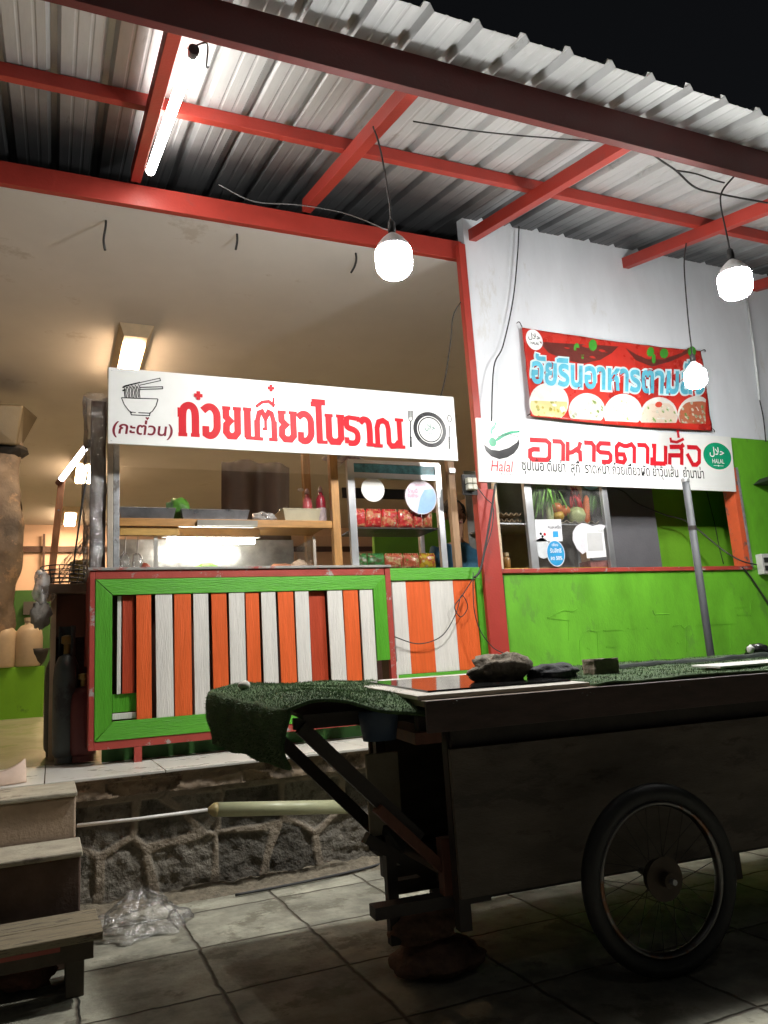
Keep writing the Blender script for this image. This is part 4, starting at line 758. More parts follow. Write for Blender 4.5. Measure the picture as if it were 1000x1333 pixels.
def packmat(nm, c1, c2, c3):
    m = M(nm, c1, .3, var=.3, sc=30, bump=.4, bs=30, dirt=c2, damt=.5, dsc=24, coat=.3); t = m.node_tree; N = t.nodes; b = N['Principled BSDF']
    src = b.inputs['Base Color'].links[0].from_socket; n = N.new('ShaderNodeTexVoronoi'); n.inputs['Scale'].default_value = 22
    tc = N.new('ShaderNodeTexCoord'); t.links.new(tc.outputs['Object'], n.inputs['Vector']); r = N.new('ShaderNodeMapRange'); r.inputs[1].default_value = .25; r.inputs[2].default_value = .15; t.links.new(n.outputs['Distance'], r.inputs[0])
    mx = N.new('ShaderNodeMix'); mx.data_type = 'RGBA'; t.links.new(r.outputs[0], mx.inputs[0]); t.links.new(src, mx.inputs[6]); mx.inputs[7].default_value = (*c3, 1); t.links.new(mx.outputs[2], b.inputs['Base Color']); return m
pred = packmat('red_packet', (.62, .04, .04), (.65, .3, .14), (.65, .55, .35)); pgrn = packmat('green_packet', (.05, .25, .06), (.1, .1, .04), (.5, .3, .15)); pyel = packmat('orange_packet', (.55, .12, .06), (.6, .42, .2), (.2, .3, .05)); pye2 = packmat('yellow_packet', (.62, .42, .03), (.5, .1, .04), (.6, .5, .3))
def pack(lab, x0, x1, z0, z1, y, m, grp, tilt=0):
    e = thing('noodle_packet', lab, 'noodle packet', ((x0+x1)/2, y, z0), grp)
    def f(u, v, s):
        k = (max(0, 1-(2*u-1)**2)*max(0, 1-(2*v-1)**2))**.4; n = .006*noise.noise(Vector((u*5+x0*30, v*5, s)))
        return (x0+(x1-x0)*u+tilt*(v-.5)*(z1-z0), y+s*(.026*k+n), z0+(z1-z0)*v)
    mb = MB(); mb.grid(lambda u, v: f(u, v, -1), 14, 14); mb.grid(lambda u, v: f(u, v, 1), 14, 14); mb.build('pouch', m, e, smooth=True)
    MB().grid(lambda u, v: (x0+.004+(x1-x0-.008)*u, y+.004*math.sin(u*40), z1-.002+.014*v), 24, 2).build('crimped_seal', m, e)
zz5 = lambda x: PS.px(445+x*.155, 660)[0]+2.086
xs = [100, 155, 222, 290, 352, 420, 484, 548, 612, 665, 720, 775]
xs = [100, 215, 350, 484, 612, 690, 775]
for k in range(6): pack('red noodle packet on the upper shelf of the snack cabinet, %s from left' % ('first', 'second', 'third', 'fourth', 'fifth', 'sixth')[k], zz5(xs[k])+.002, zz5(xs[k+1])-.002, 2.163, 2.295, 5.335, pred if k != 5 else pyel, 'packets on the upper cabinet shelf', .03*(k % 2))
xs = [100, 208, 350, 505, 640, 775]
for k in range(5): pack(('dark green noodle packet at the left end of the cabinet bottom', 'green noodle packet second from left on the cabinet bottom', 'orange noodle packet in the middle of the cabinet bottom', 'orange noodle packet fourth from left on the cabinet bottom', 'yellow noodle packet at the right end of the cabinet bottom')[k], zz5(xs[k])+.002, zz5(xs[k+1])-.002, CT+.002, CT+.11, 5.335, (pgrn, pgrn, pyel, pyel, pye2)[k], 'packets on the cabinet bottom', .02*(k % 2))
pb_ = MB().blob((2.05, 5.4, 2.72), (.14, .08, .04), 3, .5, 2.5, 21, flat=-.036).build('plastic_bag', MG('pink_bag_film', tint=(1, .75, .8), gloss=.15, rough=.2, bump=.6, bs=20, haze=.6), smooth=True); tag(pb_, 'pinkish plastic bag lying on top of the snack cabinet', 'bag')
# wooden post right of the snack cabinet
wp3 = thing('wooden_post', 'thin pale wooden post between the snack cabinet and the person', 'post', (2.93, 5.3, CT)); MB().box(2.892, 2.95, 5.28, 5.33, 1.83, 2.99).build('shaft', M('pale_wood', (.36, .22, .12), .6, stretch=(7, 7, 1), var=.3), wp3, bevel=.003)
MB().box(2.895, 2.947, 5.262, 5.278, 2.6, 2.64).build('bracket', galv, wp3)
gp = MB().box(3.02, 4.0, 7.2, 7.26, .66, P(600, 668, 7.2).z).build('green_partition', limein); tag(gp, 'green partition board behind the person at the counter', 'partition')
# ================================================================== PERSON
def skin(name, verts, edges, m, parent=None, sub=2):
    me = bpy.data.meshes.new(name); me.from_pydata([v[:3] for v in verts], edges, []); o = bpy.data.objects.new(name, me); col.objects.link(o); me.materials.append(m)
    k = o.modifiers.new('skin', 'SKIN'); k.use_smooth_shade = True
    for d, v in zip(me.skin_vertices[0].data, verts):
        r = v[3]; d.radius = r if isinstance(r, tuple) else (r, r)
    me.skin_vertices[0].data[0].use_root = True
    s = o.modifiers.new('sub', 'SUBSURF'); s.levels = sub; s.render_levels = sub
    if parent: adopt(o, parent)
    return o
PY = 5.74; hc = P(592, 672, PY); px_, hz = hc.x, hc.z
pe = thing('person', 'person in a blue shirt with dark hair behind the counter beside the red post', 'person', (px_, PY, .68))
skinm = M('skin_tone', (.34, .19, .12), .5, var=.08, sc=10, bump=.05)
F0 = .68; sh_ = hz-.27; hip = F0+.9 if sh_-F0 > 1.45 else F0+.5*(sh_-F0+.3)
V = [(px_+.03, PY+.02, hip, (.15, .11)), (px_+.03, PY+.03, hip+.2, (.14, .1)), (px_+.02, PY+.03, sh_-.06, (.17, .11)), (px_+.01, PY+.01, sh_+.06, (.055, .055)), (px_, PY-.02, sh_+.14, (.055, .06)),
     (px_-.01, PY-.035, hz-.08, (.062, .075)), (px_-.01, PY-.03, hz+.0, (.078, .092)), (px_-.005, PY-.01, hz+.075, (.075, .085)), (px_-.005, PY, hz+.12, (.045, .05)),
     (px_+.21, PY+.03, sh_-.03, .055), (px_+.27, PY-.02, sh_-.3, .045), (px_+.16, PY-.22, sh_-.48, .035), (px_+.1, PY-.3, sh_-.5, .035),
     (px_-.18, PY+.03, sh_-.03, .055), (px_-.24, PY-.02, sh_-.3, .045), (px_-.13, PY-.22, sh_-.48, .035), (px_-.07, PY-.3, sh_-.5, .035),
     (px_+.12, PY+.02, hip-.08, .09), (px_+.12, PY+.01, (hip+F0)/2, .062), (px_+.12, PY+.03, F0+.08, .042), (px_+.12, PY-.1, F0+.03, .035),
     (px_-.07, PY+.02, hip-.08, .09), (px_-.07, PY+.01, (hip+F0)/2, .062), (px_-.07, PY+.03, F0+.08, .042), (px_-.07, PY-.1, F0+.03, .035),
     (px_-.035, PY-.135, hz-.03, .014), (px_-.03, PY-.12, hz-.002, .012)]
Ed = [(0, 1), (1, 2), (2, 3), (3, 4), (4, 5), (5, 6), (6, 7), (7, 8), (2, 9), (9, 10), (10, 11), (11, 12), (2, 13), (13, 14), (14, 15), (15, 16), (0, 17), (17, 18), (18, 19), (19, 20), (0, 21), (21, 22), (22, 23), (23, 24), (6, 25)]
V = V[:26]
for sx in (1, -1):                                   # five fingers and a thumb-side finger on each hand
    b0 = 12 if sx == 1 else 16; wx, wy, wz = V[b0][:3]
    for k in range(4): V.append((wx-sx*.045, wy-.035, wz-.02+.018*k-.01, .009)); Ed.append((b0, len(V)-1)); V.append((wx-sx*.08, wy-.05+.004*k, wz-.04+.017*k, .008)); Ed.append((len(V)-2, len(V)-1))
    V.append((wx+sx*.0, wy-.03, wz+.045, .011)); Ed.append((b0, len(V)-1))
skin('body', V, Ed, skinm, pe)
shirt = M('blue_shirt', (.035, .14, .24), .8, var=.35, sc=9, bump=.4, bs=30)
skin('shirt', [(px_+.03, PY+.02, hip-.05, (.18, .13)), (px_+.03, PY+.03, hip+.2, (.175, .13)), (px_+.02, PY+.03, sh_-.06, (.195, .13)), (px_+.012, PY+.02, sh_+.04, (.085, .08)), (px_+.22, PY+.03, sh_-.03, .075), (px_+.275, PY-.01, sh_-.26, .065), (px_-.19, PY+.03, sh_-.03, .075), (px_-.245, PY-.01, sh_-.26, .065)], [(0, 1), (1, 2), (2, 3), (2, 4), (4, 5), (2, 6), (6, 7)], shirt, pe)
skin('trousers', [(px_+.03, PY+.02, hip+.02, (.17, .125)), (px_+.12, PY+.02, hip-.1, .1), (px_+.12, PY+.01, (hip+F0)/2, .075), (px_+.12, PY+.03, F0+.1, .06), (px_-.07, PY+.02, hip-.1, .1), (px_-.07, PY+.01, (hip+F0)/2, .075), (px_-.07, PY+.03, F0+.1, .06)], [(0, 1), (1, 2), (2, 3), (0, 4), (4, 5), (5, 6)], M('dark_trousers', (.03, .03, .04), .8), pe)
hair = MB(); hair.blob((px_+.005, PY+.035, hz+.065), (.1, .105, .095), 3, .1, 4, 3); hair.build('hair', M('black_hair', (.012, .01, .01), .5, stretch=(30, 30, 3), bump=.6), pe, smooth=True)
MB().blob((px_+.09, PY+.03, hz+.03), (.025, .06, .09), 3, .1, 4, 7).build('hair_side', MATS['black_hair'], pe, smooth=True)
for sx in (-.047, .02):
    MB().blob((px_-.0+sx, PY-.112, hz+.012), (.014, .008, .007), 2, 0).build('eye', M('eye_dark', (.03, .02, .015), .2), pe, smooth=True); MB().tube([(px_+sx-.02, PY-.114, hz+.03), (px_+sx, PY-.121, hz+.036), (px_+sx+.02, PY-.112, hz+.03)], .004, 5).build('eyebrow', MATS['black_hair'], pe)
MB().blob((px_-.015, PY-.112, hz-.075), (.025, .01, .007), 2, 0).build('mouth', M('lips', (.28, .09, .07), .5), pe, smooth=True)
for sx in (-.095, .08): MB().blob((px_+sx, PY-.01, hz-.005), (.012, .022, .034), 2, .1).build('ear', skinm, pe, smooth=True)
# ================================================================== VEGETABLE CASE IN THE SERVICE OPENING
vc = thing('vegetable_case', 'glass case with pale aluminium posts full of vegetables in the service opening', 'display case', (3.95, 5.45, 1.815))
B0 = 1.813
for a, b, y in ((3.54, 3.61, 5.2), (4.33, 4.385, 5.2), (3.54, 3.58, 5.66), (4.35, 4.385, 5.66), (3.255, 3.275, 5.2)): MB().box(a, b, y, y+.04, B0, 2.748).build('frame_post', alu, vc, bevel=.002)
SH = P(740, 682, 5.25).z
MB().box(3.276, 4.385, 5.242, 5.7, SH-.012, SH).build('shelf', galv, vc); MB().box(3.276, 4.385, 5.71, 5.72, B0, 2.748).build('back_board', M('case_back', (.3, .3, .28), .5, var=.3), vc); MB().box(3.276, 4.385, 5.242, 5.7, B0, B0+.012).build('base', M('yellow_base', (.5, .33, .05), .5), vc)
MB().box(3.611, 4.329, 5.215, 5.219, B0+.012, 2.74).build('glass_pane', MG('dusty_glass', gloss=.12, rough=.06, haze=.03), vc)
def veg(nm, lab, px, py, Y, r, m, amp=.06, s_=0, grp=None, fr=2):
    c = P(px, py, Y); o = MB().blob(c, r, 3, amp, fr, s_).build(nm, m, smooth=True); tag(o, lab, nm.replace('_', ' '), grp); return o
tor = M('orange_tomato', (.6, .18, .04), .3, var=.15); 
for i, (px, py, lab) in enumerate(((724.5, 661.5, 'orange tomato at the upper left of the small heap'), (735, 665, 'orange tomato at the right of the small heap'), (727, 672, 'yellowish tomato at the bottom of the small heap'))): veg('tomato', lab, px, py, 5.27, (.05, .05, .047), tor if i < 2 else M('yellow_tomato', (.58, .36, .05), .3), .03, i, 'tomatoes in the vegetable case')
veg('lime', 'small green lime above the heap of tomatoes', 726, 654, 5.3, (.035, .035, .033), M('lime_skin', (.16, .26, .05), .4))
veg('cabbage', 'round pale green cabbage left of the carrot', 750.5, 671, 5.31, (.083, .075, .077), M('pale_cabbage', (.45, .52, .22), .45, var=.2, sc=14, bump=.5, bs=18), .08, 3)
veg('gourd', 'dark green gourd behind the heap of tomatoes', 736, 650, 5.4, (.1, .06, .09), M('dark_gourd', (.06, .13, .03), .5, var=.4), .2, 5)
veg('radish', 'pale white green radish leaning beside the leafy bundle', 716, 668, 5.27, (.03, .03, .1), M('radish_skin', (.5, .55, .28), .5))
cr = thing('carrot', 'single orange carrot standing upright in the vegetable case', 'carrot', P(764, 676, 5.27)); a, b = P(764, 681, 5.27), P(763, 645, 5.27); MB().tube([a, a.lerp(b, .1), a.lerp(b, .5), a.lerp(b, .9), b], [.012, .03, .03, .022, .008], 14).build('root', M('carrot_skin', (.62, .15, .03), .45, stretch=(1, 1, 12), bump=.4), cr, smooth=True)
ch = thing('chilli_bunch', 'bunch of dark red chillies hanging beside the carrot', 'chillies', P(750, 640, 5.36))
rc = random.Random(5); chm = M('chilli_skin', (.55, .02, .02), .3)
for k in range(13):
    a = P(747+rc.uniform(-4, 6), 632+rc.uniform(0, 16), 5.31+rc.uniform(-.03, .03)); b = a+Vector((rc.uniform(-.03, .04), rc.uniform(-.02, .02), -rc.uniform(.1, .15))); MB().tube([a, a.lerp(b, .3), a.lerp(b, .7), b], [.006, .011, .009, .002], 7).build('chilli', chm, ch, smooth=True)
def leafbunch(nm, lab, pts, n, ln, wd, m, sd, droop):
    rr_ = random.Random(sd); e = thing(nm, lab, 'leafy greens', pts[0])
    for k in range(n):
        a = Vector(pts[0]).lerp(Vector(pts[1]), rr_.random())+Vector((rr_.uniform(-.03, .03), rr_.uniform(-.05, .05), rr_.uniform(-.02, .02))); an = rr_.uniform(-.9, .9); L_ = ln*rr_.uniform(.6, 1.1); q = []
        for j in range(7):
            t_ = j/6; c = a+Vector((math.sin(an)*L_*t_*.6, rr_.uniform(-.004, .004)-.03*math.sin(t_*3), (-L_*t_ if droop else L_*t_)+.03*math.sin(t_*3))); w_ = wd*math.sin(math.pi*min(1, .12+t_*.88))**.7; q.append((c+Vector((-w_, .01*rr_.random(), 0)), c+Vector((w_, .01*rr_.random(), 0))))
        vs = [p for ab in q for p in ab]; MB().add(vs, [(2*j, 2*j+1, 2*j+3, 2*j+2) for j in range(6)]).build('leaf', m, e, smooth=True, solid=.002)
leafbunch('spring_onion_bundle', 'long drooping bundle of green spring onions at the left of the vegetable case', (P(699, 629, 5.28), P(716, 632, 5.29)), 46, .3, .008, M('onion_leaf', (.16, .36, .06), .45, var=.4, sc=9), 2, True)
leafbunch('leafy_bunch', 'dark leafy greens in the upper right corner of the vegetable case', (P(760, 632, 5.35), P(778, 640, 5.35)), 26, .22, .018, M('dark_leaf', (.07, .2, .03), .5, var=.5), 4, True)
eg = thing('egg_tray', 'pale scalloped egg tray lying on the case shelf under the tomatoes', 'egg tray', P(745, 680, 5.3)); ex0, ex1 = P(722, 680, 5.3).x, P(775, 680, 5.3).x
MB().grid(lambda u, v: (ex0+(ex1-ex0)*u, 5.245+.3*v, SH+.006+.022*(.5+.5*math.cos(u*math.pi*10))*(.5+.5*math.cos(v*math.pi*8))), 80, 40).build('tray', M('egg_tray_pulp', (.55, .48, .36), .9), eg, smooth=True, solid=.003)
for k, z in enumerate((SH+.001, SH+.055)):
    e = thing('egg_tray', 'brown egg tray in the narrow left bay of the case, %s of two' % ('lower', 'upper')[k], 'egg tray', (3.4, 5.45, z), 'stacked brown egg trays'); MB().grid(lambda u, v: (3.285+.245*u, 5.26+.35*v, z+.01+.025*(.5+.5*math.cos(u*math.pi*10))*(.5+.5*math.cos(v*math.pi*8))), 60, 40).build('tray', M('brown_pulp', (.25, .18, .11), .9), e, smooth=True, solid=.003)
cup = thing('seasoning_jar', 'small brown seasoning jar at the bottom of the narrow left bay', 'jar', P(660, 733, 5.35)); c = P(660, 735, 5.35); c.z = B0+.013; MB().lathe([(.03, 0), (.032, .09), (.02, .11)], c, 16).build('body', M('jar_brown', (.3, .17, .06), .3), cup, smooth=True); MB().lathe([(.024, .1105), (.024, .14)], c, 14).build('lid', M('jar_lid', (.45, .35, .2)), cup)
bx_ = MB().box(3.31, 3.41, 5.4, 5.5, SH+.09, SH+.2).build('paper_box', M('grey_box', (.3, .26, .2), .7), bevel=.004); tag(bx_, 'small greyish box on the egg trays in the narrow left bay', 'box')
# stickers on the case glass
PV = Pl((3.611, 5.2135, B0), (1, 0, 0), (0, 0, 1)); zV = lambda x, y: PV.px(640+x*.16, 620+y*.16); stg = 'stickers on the vegetable case'
whs = M('sticker_card', (.72, .73, .76), .35, bump=0); blus = M('sticker_bright_blue', (.03, .3, .6), .35, bump=0)
def quad(ik, a, b, c, d): ik.fill([zV(*d), zV(*c), zV(*b), zV(*a)])
e = thing('payment_sticker', 'white rectangular card sticker with small blue square on the vegetable case', 'sticker', PV(*zV(460, 440)), stg)
ik = Ink(PV, .0); quad(ik, (352, 352), (565, 350), (580, 528), (360, 532)); ik.mb.build('card', whs, e); ik = Ink(PV, .001); ik.text('คนละครึ่ง', zV(412, 0)[0], zV(515, 0)[0], zV(460, 426)[1], zV(460, 396)[1], bold=.01); ik.mb.build('card_lettering', inkblk, e); ik = Ink(PV, .001); quad(ik, (498, 448), (540, 447), (544, 495), (500, 497)); ik.mb.build('blue_square', blus, e); ik = Ink(PV, .001); ik.disc(zV(400, 468), .012, 6); ik.disc(zV(414, 490), .012, 6); ik.mb.build('flower_mark', inkblk, e); ik = Ink(PV, .001); ik.disc(zV(432, 472), .013, 8); ik.mb.build('flower_mark', inkred, e)
e = thing('discount_sticker', 'round bright blue sticker reading fifty percent below the white card', 'sticker', PV(*zV(525, 625)), stg)
c_ = zV(522, 627); rr = zV(596, 627)[0]-c_[0]; ik = Ink(PV, .0012); ik.disc(c_, rr, 36, ry=rr*1.22); ik.mb.build('rim', whs, e); ik = Ink(PV, .0018); ik.disc(c_, rr*.93, 36, ry=rr*1.14); ik.mb.build('disc', blus, e); ik = Ink(PV, .0024); ik.text('ลด 50%', c_[0]-rr*.62, c_[0]+rr*.65, c_[1]-rr*.62, c_[1]-rr*.25, bold=.02); ik.text('รับสิทธิ', c_[0]-rr*.6, c_[0]+rr*.65, c_[1]+rr*.05, c_[1]+rr*.5, bold=.02); ik.text('เพียง', c_[0]-rr*.35, c_[0]+rr*.35, c_[1]+rr*.65, c_[1]+rr*.95, bold=.01); ik.mb.build('sticker_lettering', inkwht, e)
ik = Ink(PV, .0); ik.disc(zV(415, 585), .075, 24, ry=.085); e2 = ik.mb.build('white_sticker', M('sticker_clear_white', (.6, .62, .64), .35, bump=0)); tag(e2, 'plain whitish sticker patch peeking out left of the blue round sticker', 'sticker', stg)
ik = Ink(PV, .0); ik.fill([zV(*p) for p in ((770, 385), (735, 380), (690, 405), (660, 455), (660, 520), (690, 585), (740, 635), (790, 600), (850, 520), (900, 450), (930, 400), (880, 392), (820, 405))]); e3 = ik.mb.build('heart_sticker', M('sticker_soft_white', (.66, .64, .68), .35, bump=0)); tag(e3, 'soft white heart shaped sticker behind the white notice card', 'sticker', stg)
e = thing('notice_card', 'white upright notice card at the right of the vegetable case glass', 'card', PV(*zV(850, 540)), stg); ik = Ink(PV, .0014); quad(ik, (755, 408), (905, 402), (935, 655), (775, 668)); ik.mb.build('card', inkwht, e); ik = Ink(PV, .002); quad(ik, (770, 462), (895, 458), (910, 605), (785, 612)); ik.mb.build('grey_panel', M('card_grey', (.5, .5, .5), .5, bump=0, var=.1), e); ik = Ink(PV, .002); ik.text('พร้อมเพย์', zV(805, 0)[0], zV(850, 0)[0], zV(820, 450)[1], zV(820, 434)[1]); ik.mb.build('card_lettering', inkblk, e)
ik = Ink(PV, .0); ik.disc(zV(805, 65), .085, 28, ry=.05); e4 = ik.mb.build('top_sticker', M('sticker_teal', (.35, .62, .68), .35, bump=0)); tag(e4, 'pale teal sticker at the top of the vegetable case just under the sign', 'sticker', stg)
pk2 = MB().box(zV(745, 0)[0]+3.611, zV(930, 0)[0]+3.611, 5.25, 5.4, B0+.013, B0+.07).build('red_carton', M('faded_red_carton', (.45, .16, .14), .6, var=.4, sc=20)); tag(pk2, 'faded red carton at the bottom right of the vegetable case', 'carton')
gb_ = MB().box(4.42, 5.21, 5.55, 5.58, .71, 2.9).build('grey_board', M('grey_board_paint', (.12, .12, .13), .6, var=.2, sc=3)); tag(gb_, 'large dark grey board standing behind the service opening', 'board')
# ================================================================== PUSHCART
TH = .07; OX, OY = 1.31, 2.55; ca, sa = math.cos(TH), math.sin(TH)
def T(x, y, z):
    zz = z+(.05*y if z > .5 else 0); return (OX+ca*x+sa*y, OY-sa*x+ca*y, zz)
ct = thing('pushcart', 'large dark plywood pushcart on bicycle wheels parked in front of the shop', 'cart', (2.6, 3, 0))
ply = M('dark_brown_panel', (.115, .09, .068), .55, var=.4, sc=4, stretch=(1, 1, 3), bump=.2, dirt=(.06, .045, .035), damt=.35, dsc=3)
aprm = M('apron_board', (.08, .05, .042), .55, var=.35, sc=6, stretch=(1, 4, 4)); rail = M('dark_rail', (.045, .035, .03), .6, var=.4)
redw = M('old_red_wood', (.16, .055, .03), .6, var=.35, stretch=(4, 4, 1))
b_ = lambda *a: MB().box(*a, T=T)
b_(0, 3.1, 0, .018, .32, .815).build('side_panel', ply, ct); b_(0, 3.1, .95, .968, .32, .86).build('side_panel', ply, ct)
b_(.02, 3.1, .03, .05, .816, .88).build('upper_rail', rail, ct); b_(-.09, 3.12, -.03, -.012, .882, .992).build('apron', aprm, ct, bevel=.002)
b_(-.09, 3.12, -.0115, 1.04, .97, .991).build('top_board', M('top_ply', (.2, .15, .1), .6), ct); b_(.02, 3.1, .02, .94, .32, .34).build('floor_board', rail, ct)
b_(-.1, .62, .02, 1.02, .9925, 1.008).build('pale_top_sheet', M('pale_sheet_edge', (.45, .43, .38), .6), ct, bevel=.002)
b_(3.08, 3.1, .02, .94, .34, .88).build('end_panel', ply, ct)
for x, y in ((.01, .05), (.01, .88), (1.2, .05), (3.0, .05)): b_(x, x+.045, y, y+.045, .2, .969).build('leg' if x < .1 else 'upright', rail, ct)
b_(-.12, .3, .42, .47, .25, .3).build('cross_beam', rail, ct); b_(-.28, .16, .1, .17, .27, .31).build('front_beam', rail, ct); b_(-.17, -.13, .28, .32, .12, .5).build('stay', rail, ct)
b_(.0, 2.9, .25, .3, .235, .285).build('chassis_rail', rail, ct); b_(.0, 2.9, .7, .75, .235, .285).build('chassis_rail', rail, ct)
b_(-.22, -.09, .3, .318, .5, .78).build('loose_plywood', M('loose_plywood', (.26, .22, .15), .6, var=.25), ct, bevel=.002)
MB().beam(T(-.24, .14, .62), T(.04, .14, .35), .05, .035).build('diagonal_brace', redw, ct); b_(-.02, .05, .1, .15, .3, .5).build('red_post', redw, ct, bevel=.003); MB().beam(T(.02, .13, .33), T(.1, .055, .42), .06, .03).build('red_bracket', redw, ct)
MB().beam(T(-.24, .3, .5), T(.1, .3, .27), .05, .04).build('diagonal_brace', rail, ct)
MB().blob(T(-.14, .35, .48), (.08, .08, .07), 2, .5, 2, 3).build('dark_bundle', black, ct)
for k, (x, z) in enumerate(((.015, .978), (.03, .985), (.55, .975), (.57, .966), (.585, .975), (.6, .97), (1.0, .97), (1.9, .965))): MB().lathe([(.0035, 0), (.002, -.003)], T(x, -.0305, z), 7, 'Y').build('nail_head', M('bright_nail', (.8, .8, .8), .25, .9, bump=0), ct)
b_(-.12, -.02, .02, .94, .84, .88).build('shelf_bearer', redw, ct)
b_(-.09, .0, .06, .1, .86, .969).build('end_rail', rail, ct)
tubb = MB().lathe([(.06, .0), (.075, .1), (.075, .105)], T(-.22, .12, .855), 18).build('blue_pot', M('dull_blue', (.03, .05, .09), .5), smooth=True); tag(tubb, 'dull blue pot tucked under the turf at the near end of the cart shelf', 'pot')
# shelf arms at the left end
for y in (.18, .8): MB().beam(T(-.52, y, .93), T(-.02, y, .93), .045, .04).build('shelf_arm', rail, ct)
MB().beam(T(-.5, .16, .92), T(-.08, .16, .5), .035, .05).build('shelf_strut', rail, ct); MB().beam(T(-.55, .75, .9), T(-.05, .75, .42), .035, .05).build('shelf_strut', rail, ct)
b_(-.5, -.11, .12, .98, .95, .965).build('shelf_board', rail, ct)
# wheels
def wheel(x, y, R_=.322):
    c = Vector(T(x, y, .3)); c.z = R_; ax = Vector((sa, ca, 0))
    w_ = MB().torus(c, R_-.032, .032, ax, 64, 12).build('wheel', black, ct, smooth=True)
    MB().torus(c, R_-.068, .013, ax, 64, 8, 1.5).build('rim', M('worn_chrome', (.16, .155, .15), .35, 1, var=.2, sc=9, dirt=(.15, .08, .05), damt=.45), w_, smooth=True)
    h = MB(); h.tube([c-ax*.055, c+ax*.055], .026, 14); h.tube([c-ax*.022, c-ax*.018], .075, 20); h.tube([c+ax*.018, c+ax*.022], .06, 20); h.build('hub', M('rusty_hub', (.07, .05, .035), .6, .4, var=.4), w_)
    u = ax.orthogonal().normalized(); v = ax.cross(u)
    for k in range(28):
        a = 2*math.pi*k/28; a2 = a+(.5 if k % 2 else -.5); s_ = .02 if k % 4 < 2 else -.02
        MB().tube([c+ax*s_+(u*math.cos(a2)+v*math.sin(a2))*.05, c+(u*math.cos(a)+v*math.sin(a))*(R_-.072)], .0014, 4).build('spoke', M('rusty_spoke', (.05, .045, .04), .6, .5, bump=0), w_)
    MB().tube([c-ax*.075, c+ax*.12], .01, 8).build('axle', galv, w_)
wheel(.71, -.15); wheel(.71, 1.1)
# artificial turf
tf = thing('artificial_turf', 'dark green artificial turf draped over the left shelf and top of the pushcart', 'turf', T(.5, .6, 1.0))
turfm = M('turf_backing', (.055, .105, .035), .9, var=.5, sc=14, bump=.8, bs=120); turfb = M('turf_blades', (.085, .155, .055), .6, var=.5, sc=5)
def drape(u, v):       # u: from the hanging left end to the cart, v: near to far
    y = .02+1.02*v; wob = .012*noise.noise(Vector((u*4, v*5, 1)))
    L_ = -.05+u*.78-.0                    # distance along the cloth, hanging part first
    hang = .19+.04*v
    s_ = u*(hang+.6)
    if s_ < hang: x = -.575-.14*v-.012*math.sin((hang-s_)*18)+.02*noise.noise(Vector((v*4, s_*8, 2))); z = .985-(hang-s_)
    else: x = -.575-.14*v+(s_-hang)*(1+.3*v); z = .985+.018*math.sin(min(1, (s_-hang)/.12)*1.57)
    d_ = max(0, 1-y/.3); xr = max(0, min(1, (x+.5)/.45)); z += -.055*d_*d_*xr*1.0+.03*math.exp(-((x+.42)/.14)**2)*max(0, 1-y/.9)+.022*v-.02*xr
    y2 = y-.03*math.exp(-((x+.42)/.12)**2)*d_
    return Vector(T(x+wob*.3, y2, z+wob))
MB().grid(drape, 70, 60).build('shelf_mat', turfm, tf, smooth=True, solid=.012)
def topm(u, v):
    x = .64+2.46*u; y = .0+1.03*v; return Vector(T(x, y, 1.0+.007*noise.noise(Vector((x*3, y*3, 0)))+.006*noise.noise(Vector((x*9, y*9, 4)))))
MB().grid(topm, 120, 50).build('top_mat', turfm, tf, smooth=True, solid=.01)
def edgef(u, v):
    x = 1.0+2.1*u; y = .62+.05*noise.noise(Vector((x*2, 0, 5)))+.035*v; return Vector(T(x, y, 1.009+.02*math.sin(v*3.14)+.01*noise.noise(Vector((x*8, v, 2)))))
MB().grid(edgef, 120, 8).build('rucked_edge', M('turf_underside', (.015, .025, .018), .8), tf, smooth=True)
rg = random.Random(8)
def blades(fn, n, ln):
    vs = []; fs = []
    for k in range(n):
        u, v = rg.random()*.998, rg.random()*.998; p = fn(u, v); du = fn(u+.002, v)-p; dv_ = fn(u, v+.002)-p; nn = du.cross(dv_)
        if nn.length < 1e-12: continue
        nn.normalize(); p = p+nn*.006; d_ = nn+Vector((rg.uniform(-.7, .7), rg.uniform(-.7, .7), rg.uniform(-.3, .3))); s_ = Vector((rg.uniform(-1, 1), rg.uniform(-1, 1), rg.uniform(-1, 1))).normalized()*.0016
        i = len(vs); vs += [p-s_, p+s_, p+d_.normalized()*ln*rg.uniform(.6, 1.2)]; fs.append((i, i+1, i+2))
    return vs, fs
MB().add(*blades(drape, 24000, .009)).build('pile', turfb, tf)['kind'] = 'stuff'
MB().add(*blades(topm, 14000, .01)).build('pile', turfb, tf)['kind'] = 'stuff'
# things lying on the cart
gsh = b_(-.02, .6, .12, .82, 1.0095, 1.0155).build('glass_sheet', M('dark_glass_sheet', (.015, .015, .015), .05, bump=0, spec=.8)); tag(gsh, 'dark shiny glass sheet lying on the pale left end of the cart top', 'glass sheet')
stm = M('grey_brown_rock', (.2, .165, .12), .9, var=.5, sc=14, bump=1, bs=50); stm2 = M('dark_tar_lump', (.022, .023, .025), .8, var=.4, bump=1, bs=40)
r1 = MB().blob((1.745, 2.88, 1.065), (.128, .09, .085), 4, .45, 1.6, 5, flat=-.045).build('rock', stm, smooth=True); tag(r1, 'largest brown rock lying on the edge of the glass sheet', 'rock', 'rocks on the cart')
r2 = MB().blob((2.0, 2.86, 1.045), (.12, .08, .042), 4, .25, 1.8, 9, flat=-.024).build('rock', stm2, smooth=True); tag(r2, 'flat black lump between the big rock and the square stone', 'rock', 'rocks on the cart')
bm = bmesh.new(); bmesh.ops.create_cube(bm, size=1); bmesh.ops.subdivide_edges(bm, edges=bm.edges, cuts=5, use_grid_fill=True)
